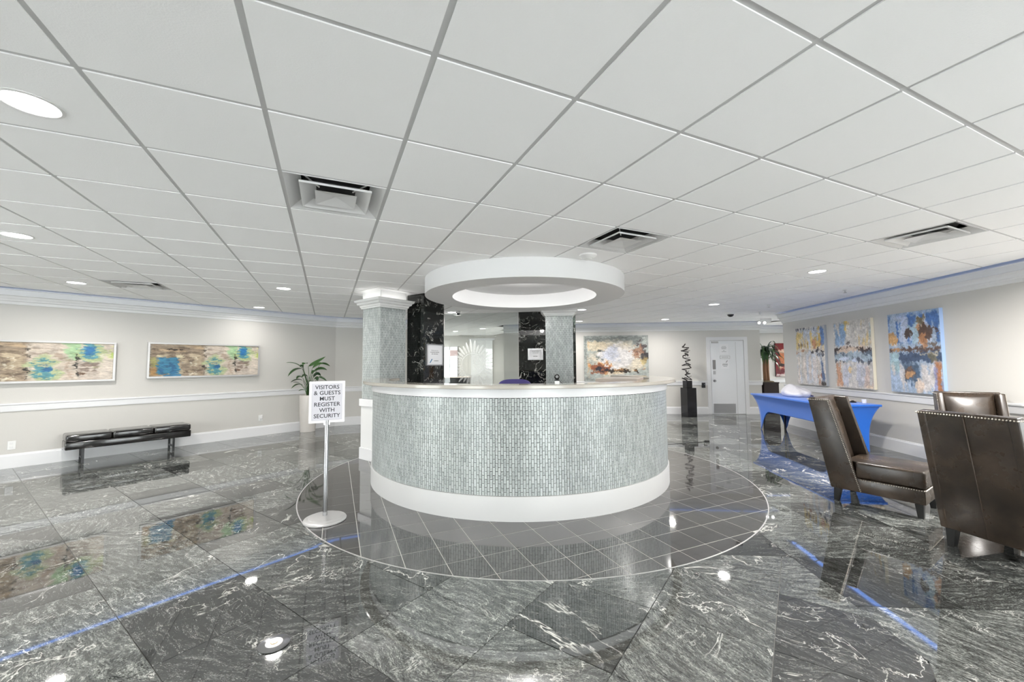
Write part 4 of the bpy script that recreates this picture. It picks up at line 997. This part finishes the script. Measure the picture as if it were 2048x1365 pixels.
c6.streaks(.85, .6, 1, 1, (190, 110, 60), .85, 14, 2, .48, .1); c6.streaks(.8, .65, 1, 1, (120, 130, 190), .7, 14, 2, .52, .1); c6.blob(.55, .9, .09, .09, (214, 190, 170), .9, .7, .3)
M['edge_cream'] = mat('cream_edge', (.78, .72, .58), .5); M['edge_blue'] = mat('blue_edge', (.36, .50, .78), .5); M['edge_grey'] = mat('edge_grey', (.4, .43, .47), .5)
aR = math.radians(84.6) - PI
# a picture on the right wall faces -x; local x must run from far to near
for lab, cv_, y0, y1, zt_, zb_, ed in (('right-wall triptych panel farthest from the camera, pale gold over lavender', c4, 8.84, 7.92, 2.155, .95, 'edge_grey'),
     ('middle panel of the right-wall triptych with a bluish pond band and cream edge', c5, 7.66, 6.76, 2.165, .95, 'edge_cream'),
     ('nearest panel of the right-wall triptych, strong blue sky over dark shore', c6, 6.42, 5.56, 2.165, .95, 'edge_blue')):
    painting(lab, cv_, y0-y1, zt_-zb_, onR((y0+y1)/2), aR, (zt_+zb_)/2, .05, edge=ed)
c7 = Canvas(90, 130, (120, 14, 22)); c7.rect(.1, .17, 1, .62, (190, 110, 60), .9, .03); c7.blob(.3, .24, .3, .06, (206, 180, 160), .8, 1); c7.rect(.1, .38, .9, .46, (210, 110, 40), .8, .03); c7.rect(.1, .62, .9, .70, (20, 16, 16), .95, .02); c7.streaks(.1, .6, .9, .66, (220, 160, 60), .8, 14, 4, .5, .1); c7.rect(0, .78, 1, .92, (96, 10, 20), .95, .01); c7.rect(0, .92, 1, 1, (190, 186, 180), .9, .01); c7.rect(.1, .72, 1, .77, (200, 170, 130), .8, .02)
painting('red abstract painting in the alcove beside the leafy tree', c7, 1.0, 1.02, (8.62, YA-.001), 0, 1.50, .04, edge='black')

# ------------------------------------------------------------------ potted plants
def leaf(bm, pts, wd, droop=0, side=None):
    """a pointed, folded leaf along pts"""
    P = [Vector(p) for p in pts]; n = 9; cur = []
    for i in range(n):
        t_ = i/(n-1); a_ = P[0]*(1-t_)**2 + P[1]*2*t_*(1-t_) + P[2]*t_*t_; cur.append(a_)
    rows = []
    for i, p_ in enumerate(cur):
        d = (cur[min(i+1, n-1)] - cur[max(i-1, 0)]).normalized(); s_ = d.cross(Vector(side or (0, -.75, .66)));  s_ = s_.normalized() if s_.length > .05 else Vector((1, 0, 0))
        t_ = i/(n-1); w_ = wd*(math.sin(PI*min(1, t_**.75)))**.8 + .002; up = d.cross(s_).normalized()*-1
        if up.z < 0: up = -up
        rows.append([bm.verts.new(p_ - s_*w_ + up*w_*.3), bm.verts.new(p_), bm.verts.new(p_ + s_*w_ + up*w_*.3)])
    for A, B in zip(rows, rows[1:]):
        for k in range(2): bm.faces.new((A[k], A[k+1], B[k+1], B[k]))
PP = (-4.43, 8.82)
t = thing('potted_plant', 'broad-leaved green plant in a tall taupe pot behind the sign stand', 'plant', (PP[0], PP[1], 0))
bm = nb(); solid(bm, [(.148, .001), (.150, .012), (.168, .45), (.176, .77), (.170, .785), (.158, .785), (.150, .72)], 40); obj('pot', bm, M['pot'], t, True, .6)
bm = nb(); solid(bm, [(.149, .70), (.145, .735)], 30); obj('soil', bm, M['soil'], t)
def px(x, y, dy=0):   # plant-local point from the drawing of the plant (its own height and spread in metres)
    X = (x - 410)/6.825/805*8.9
    if X < -.05: dy = min(dy, X*1.15 + .05)
    k_ = (8.9 + dy)/8.9
    return Vector((X*k_ + 4.43*(1-k_), dy, .785 + (610 - y)/6.825/805*8.9 + (k_-1)*((610 - y)/6.825/805*8.9 - .6)))
LV = [((320, 250), (230, 165), (100, 172), .030, -.05), ((330, 262), (210, 235), (128, 360), .034, -.12), ((325, 205), (355, 165), (385, 190), .040, .05), ((400, 225), (520, 180), (632, 95), .046, .03),
      ((455, 250), (530, 185), (600, 190), .040, -.08), ((560, 190), (630, 180), (692, 225), .022, .1), ((470, 300), (560, 225), (655, 278), .034, -.1), ((470, 375), (520, 290), (572, 355), .036, .06), ((540, 370), (590, 365), (652, 425), .020, -.05),
      ((335, 420), (255, 380), (168, 438), .026, -.1), ((345, 490), (260, 430), (178, 522), .024, -.14), ((365, 550), (320, 530), (276, 555), .018, -.05), ((395, 370), (350, 320), (318, 372), .036, .08), ((330, 385), (270, 340), (245, 395), .034, .12),
      ((480, 400), (530, 360), (535, 425), .036, -.12), ((300, 460), (240, 430), (200, 440), .016, .06), ((330, 240), (310, 200), (290, 235), .035, -.02), ((450, 330), (470, 270), (500, 300), .03, .1)]
for k, (a0, b0, c0, w_, dy) in enumerate(LV):
    P0, P1, P2 = px(*a0, dy*.4), px(*b0, dy*.8), px(*c0, dy*1.2)
    base_ = Vector((.03*math.cos(k*2.4), .03*math.sin(k*2.4), .735))
    bm = nb(); mid = (base_ + P0)/2 + Vector((-(P0.x)*.25, 0, .02)); tube(bm, [base_, mid, P0], .006, 6, radii=[.008, .006, .004]); st = obj('stem', bm, M['leaf'], t, True)
    bm = nb(); leaf(bm, [P0, P1, P2], w_*1.15); obj('leaf', bm, M['leaf'], st, True)
# dracaena in the alcove
t = thing('dracaena_tree', 'tall cane plant with drooping leaves in a square dark planter in the alcove', 'plant', (7.165, 11.37, 0))
bm = nb(); 
for z0, z1, e in ((.0005, .84, .205), (.84, .875, .215)):
    prism(bm, [(-e, -e), (e, -e), (e, e), (-e, e)], z0, z1, bev=.004)
obj('planter', bm, M['espresso'], t)
bm = nb(); solid(bm, [(.19, .876), (.17, .90), (.05, .915)], 16); obj('moss', bm, M['soil'], t)
for dx, r_ in ((-.035, .045), (.04, .042)):
    bm = nb(); tube(bm, [(dx, 0, .88), (dx*1.1, .01, 1.2), (dx, 0, 1.62)], r_, 12, radii=[r_*1.15, r_, r_*.95]); obj('cane', bm, M['terracotta'], t, True)
rg = random.Random(3)
for k in range(64):
    a_ = k*2.399 + rg.uniform(-.2, .2); e_ = rg.uniform(-.2, 1.1); l_ = rg.uniform(.36, .58); z0 = rg.choice((1.50, 1.62, 1.72)) + rg.uniform(-.04, .06)
    b_ = Vector((math.cos(a_)*.03, math.sin(a_)*.03, z0)); d = Vector((math.cos(a_)*math.cos(e_), math.sin(a_)*math.cos(e_), math.sin(e_)))
    m_ = b_ + d*l_*.6 + Vector((0, 0, .10)); tip = b_ + Vector((d.x, d.y, 0))*l_*.92 + Vector((0, 0, d.z*l_*.8 - rg.uniform(.12, .42)))
    tip.x = max(tip.x, -.235); m_.x = max(m_.x, -.22)
    bm = nb(); leaf(bm, [b_, m_, tip], rg.uniform(.026, .040), side=(.05, .05, 1) if abs(d.z) < .9 else None); obj('leaf', bm, M['leaf2'], t, True)

# ------------------------------------------------------------------ blue table
# near right corner against the wall, length running away along the wall
nx = np.array([5.72, 6.27]); tu = dR; tv = nR
TLn, TWd, TZ = 2.50, .76, .755
t = thing('covered_table', 'long folding table in a stretchy royal blue cover along the right wall', 'table', (nx[0], nx[1], 0), math.atan2(tu[1], tu[0]))
# local x runs away along the wall, local y towards the room
def side_panel(name, p0, p1, out, arch):
    """panel between two top corners, feet pulled in, arched hem"""
    p0 = np.array(p0, float); p1 = np.array(p1, float); Ln = np.linalg.norm(p1-p0); u = (p1-p0)/Ln; o_ = np.array(out, float)
    nx_, nz = 40, 22; bm = nb(); g_ = []
    foot = .085; inset = .10
    for i in range(nx_+1):
        s = i/nx_; row = []
        # hem height
        x_ = s*Ln; e0 = inset; wfoot = .055
        def ed(z): return inset*(1-(z/TZ))**.55 * 1.0 if z < TZ else 0
        sx = min(s, 1-s)*Ln
        hem = arch*(1 - max(0, 1-(sx-.03)/(.42 if Ln > 1 else .26))**2.4) if sx > .03 else 0
        hem = max(0, min(arch, hem))
        for j in range(nz+1):
            v = j/nz; z = TZ - .012 - (TZ-.012-hem-.002)*v
            e = .125*(1-(z/TZ)**3.6)
            x = e + (Ln-2*e)*s
            dip = .020*math.sin(PI*s)*v + e
            q_ = p0 + u*x - o_*dip
            row.append(bm.verts.new((q_[0], q_[1], z)))
        g_.append(row)
    for A, B in zip(g_, g_[1:]):
        for j in range(nz): bm.faces.new((A[j], B[j], B[j+1], A[j+1]))
    ob = obj(name, bm, M['blue'], t, True); md = ob.modifiers.new('s', 'SOLIDIFY'); md.thickness = .003; return ob
side_panel('front_cover', (0, TWd), (TLn, TWd), (0, 1), .40); side_panel('back_cover', (0, 0), (TLn, 0), (0, -1), .40)
side_panel('end_cover', (0, 0), (0, TWd), (-1, 0), .10); side_panel('end_cover', (TLn, 0), (TLn, TWd), (1, 0), .34)
boxo('table_top', (-.002, TLn+.002, -.002, TWd+.002, TZ-.035, TZ), M['blue'], t, bev=.010, seg=3, smooth=True)
for x in (.175, TLn-.175):
    for y in (.175, TWd-.175):
        bm = nb(); tube(bm, [(x, y, .001), (x, y, TZ-.036)], .014, 10); obj('leg', bm, M['black'], t)
tm_ = Matrix.Translation((nx[0], nx[1], 0)) @ Matrix.Rotation(math.atan2(tu[1], tu[0]), 4, 'Z')
def ontable(x, y): v_ = tm_ @ Vector((x, y, 0)); return (v_.x, v_.y, TZ+.0005)
t = thing('white_bag', 'soft white stuffed bag lying on the far half of the blue table', 'bag', ontable(1.64, .33), math.radians(75))
bm = nb(); bmesh.ops.create_uvsphere(bm, u_segments=40, v_segments=24, radius=1)
for v_ in bm.verts:
    x, y, z = v_.co; lump = .10*math.sin(4.2*x + 2.3*y) + .07*math.sin(6*y - 3*x + 1) + .05*math.sin(9*x*y + 2)
    hz = max(0, (z + .45)/1.45)**.8*(.185 + .06*x)*(1 + lump); r_ = 1 + .12*math.sin(3*math.atan2(y, x) + .7) + .05*math.sin(7*math.atan2(y, x))
    v_.co = Vector((x*.34*r_, y*.225*r_, .002 + hz))
obj('fabric', bm, M['bag'], t, True)
bm = nb(); tube(bm, [(.30, -.16, .02), (.2, -.245, .022), (.02, -.262, .02), (-.1, -.26, .016)], .011, 8); obj('dark_strap', bm, M['navy'], t, True)
for k, (x, y, l, m_) in enumerate(((.50, .15, 'folded beige cloth among the small items on the blue table', 'laminate'), (.36, .17, 'dark round lid on the near half of the blue table', 'black'), (.26, .07, 'small white cup on the near half of the blue table', 'paper'))):
    t = thing(('folded_cloth', 'round_lid', 'paper_cup')[k], l, ('cloth', 'lid', 'cup')[k], ontable(x, y), .3)
    bm = nb()
    if k == 0: box(bm, -.10, .10, -.07, .07, 0, .03, bev=.012, seg=3); obj('cloth_body', bm, M[m_], t, True)
    elif k == 1: solid(bm, [(.045, 0), (.048, .012), (.035, .02), (.012, .035)], 24); obj('lid_body', bm, M[m_], t, True, .6)
    else: solid(bm, [(.026, 0), (.034, .06), (.031, .06)], 24); obj('cup_body', bm, M[m_], t, True, .6)

# ------------------------------------------------------------------ leather wing chairs
LEAN, ZT, LS, CWD, WA, WB, ZB, ZR = .17, 1.035, .70, .56, .19, .255, .13, .265
def make_chair():
    """origin: bottom rear centre on the floor; +x is the way the sitter faces"""
    t = thing('wing_chair', '', 'chair', group='brown leather slipper chairs')
    h = CWD/2; lean = lambda z: -LEAN*(z-ZB)/(ZT-ZB)
    fr_ = lambda z: WB + (-LEAN+WA-WB)*(z-ZB)/(ZT-ZB)
    for s, nm in ((1, 'side_wing'), (-1, 'side_wing')):
        y0, y1 = sorted((s*h, s*(h-.055))); bm = nb()
        prism(bm, [(0, ZB), (WB, ZB), (fr_(ZT), ZT), (lean(ZT), ZT)], y0, y1, 'XZ', bev=.010, seg=3); obj(nm, bm, M['leather'], t, True, .6)
    bm = nb(); prism(bm, [(.002, ZB+.002), (.06, ZB+.002), (lean(ZT)+.07, ZT+.012), (lean(ZT)+.004, ZT+.004)], -h+.003, h-.003, 'XZ', bev=.010, seg=3); obj('back_panel', bm, M['leather'], t, True, .6)
    bm = nb(); tube(bm, [(lean(ZT)+.002, .0, ZT-.02), (.001, .0, ZB+.01)], .0035, 6); obj('seam', bm, M['seam'], t, True)
    # padded inner back, dished between the wings
    bm = nb(); n_, k_ = 12, 12; G = []
    for i in range(n_+1):
        y = (-1 + 2*i/n_)*(h-.058); row = []
        for j in range(k_+1):
            z = .40 + (ZT-.004-.40)*j/k_; f_ = 1-(2*i/n_-1)**2
            row.append(bm.verts.new((lean(z) + .075 + .055*(f_**.6)*(1-(j/k_)**6) + .02*(1-j/k_), y, z - (.018*f_ if j == k_ else 0)*0)))
        G.append(row)
    for A, B in zip(G, G[1:]):
        for j in range(k_): bm.faces.new((A[j], B[j], B[j+1], A[j+1]))
    ob = obj('back_cushion', bm, M['leather'], t, True); md = ob.modifiers.new('s', 'SOLIDIFY'); md.thickness = .06; md.offset = -1
    if True:
        pass
    bm = nb(); box(bm, .05, LS, -h+.006, h-.006, ZB, ZR, bev=.008, seg=2); obj('seat_rail', bm, M['leather'], t, True, .6)
    bm = nb(); prism(bm, [(.10, -h+.058), (fr_(.35)+.008, -h+.058), (fr_(.35)+.008, -h+.004), (LS+.008, -h+.004), (LS+.008, h-.004), (fr_(.35)+.008, h-.004), (fr_(.35)+.008, h-.058), (.10, h-.058)], ZR+.002, .425, bev=.026, seg=4); obj('seat_cushion', bm, M['leather'], t, True, .8)
    for x, sx in ((.05, -1), (LS-.05, 1)):
        for s in (1, -1):
            bm = nb(); a_ = .030; b_ = .020; y = s*(h-.05)
            lo_ = [bm.verts.new((x + sx*(.004 if sx > 0 else .018) + p_*b_, y + q_*b_, .0012)) for p_, q_ in ((-1, -1), (1, -1), (1, 1), (-1, 1))]
            hi_ = [bm.verts.new((x + p_*a_, y + q_*a_, ZB)) for p_, q_ in ((-1, -1), (1, -1), (1, 1), (-1, 1))]
            bm.faces.new(lo_[::-1]); bm.faces.new(hi_)
            for i in range(4): bm.faces.new((lo_[i], lo_[(i+1) % 4], hi_[(i+1) % 4], hi_[i]))
            obj('leg', bm, M['espresso_black'], t)
    # nailheads
    bm = nb(); SP = .0165
    def nail(x, y, z): bmesh.ops.create_icosphere(bm, subdivisions=1, radius=.0062, matrix=Matrix.Translation((x, y, z)))
    def run(a_, b_):
        a_, b_ = Vector(a_), Vector(b_); n_ = int((b_-a_).length/SP)
        for i in range(n_+1): nail(*(a_.lerp(b_, i/n_)))
    for s in (1, -1):
        y = s*(h+.0005)
        run((WB-.014, y, ZB+.012), (fr_(ZT)-.012, y, ZT-.012)); run((fr_(ZT)-.014, y, ZT-.012), (lean(ZT)+.01, y, ZT-.012)); run((WB-.004, y-.006*s, ZR-.010), (LS-.006, y-.006*s, ZR-.010))
        run((lean(ZT)-.001, s*h, ZT-.012), (lean(ZT)-.001, 0, ZT-.012))
    run((LS+.0005, -h+.02, ZR-.010), (LS+.0005, h-.02, ZR-.010))
    tag(obj('nailheads', bm, M['nail'], t), kind='stuff')
    return t
M['espresso_black'] = mat('black_wood_leg', (.012, .012, .012), .35)
M['nail'] = mat('nailhead', (.85, .78, .70), .3, 1)
M['seam'] = mat('seam_leather', (.065, .047, .034), .45)
ch0 = make_chair()
CH = [((3.526, 4.405), -56, 'brown leather chair seen from its side in front of the blue table', 0),
      ((5.50, 4.87), -124, 'brown leather chair facing the camera near the right wall, mostly hidden', 0),
      ((3.405, 2.96), 12, 'brown leather chair with its back to the camera at the right edge', 0)]
for k, (p_, a_, l_, _) in enumerate(CH):
    c_ = ch0 if k == 0 else copy_tree(ch0)
    c_.location = (p_[0], p_[1], 0); c_.rotation_euler = (0, 0, math.radians(a_)); c_['label'] = l_
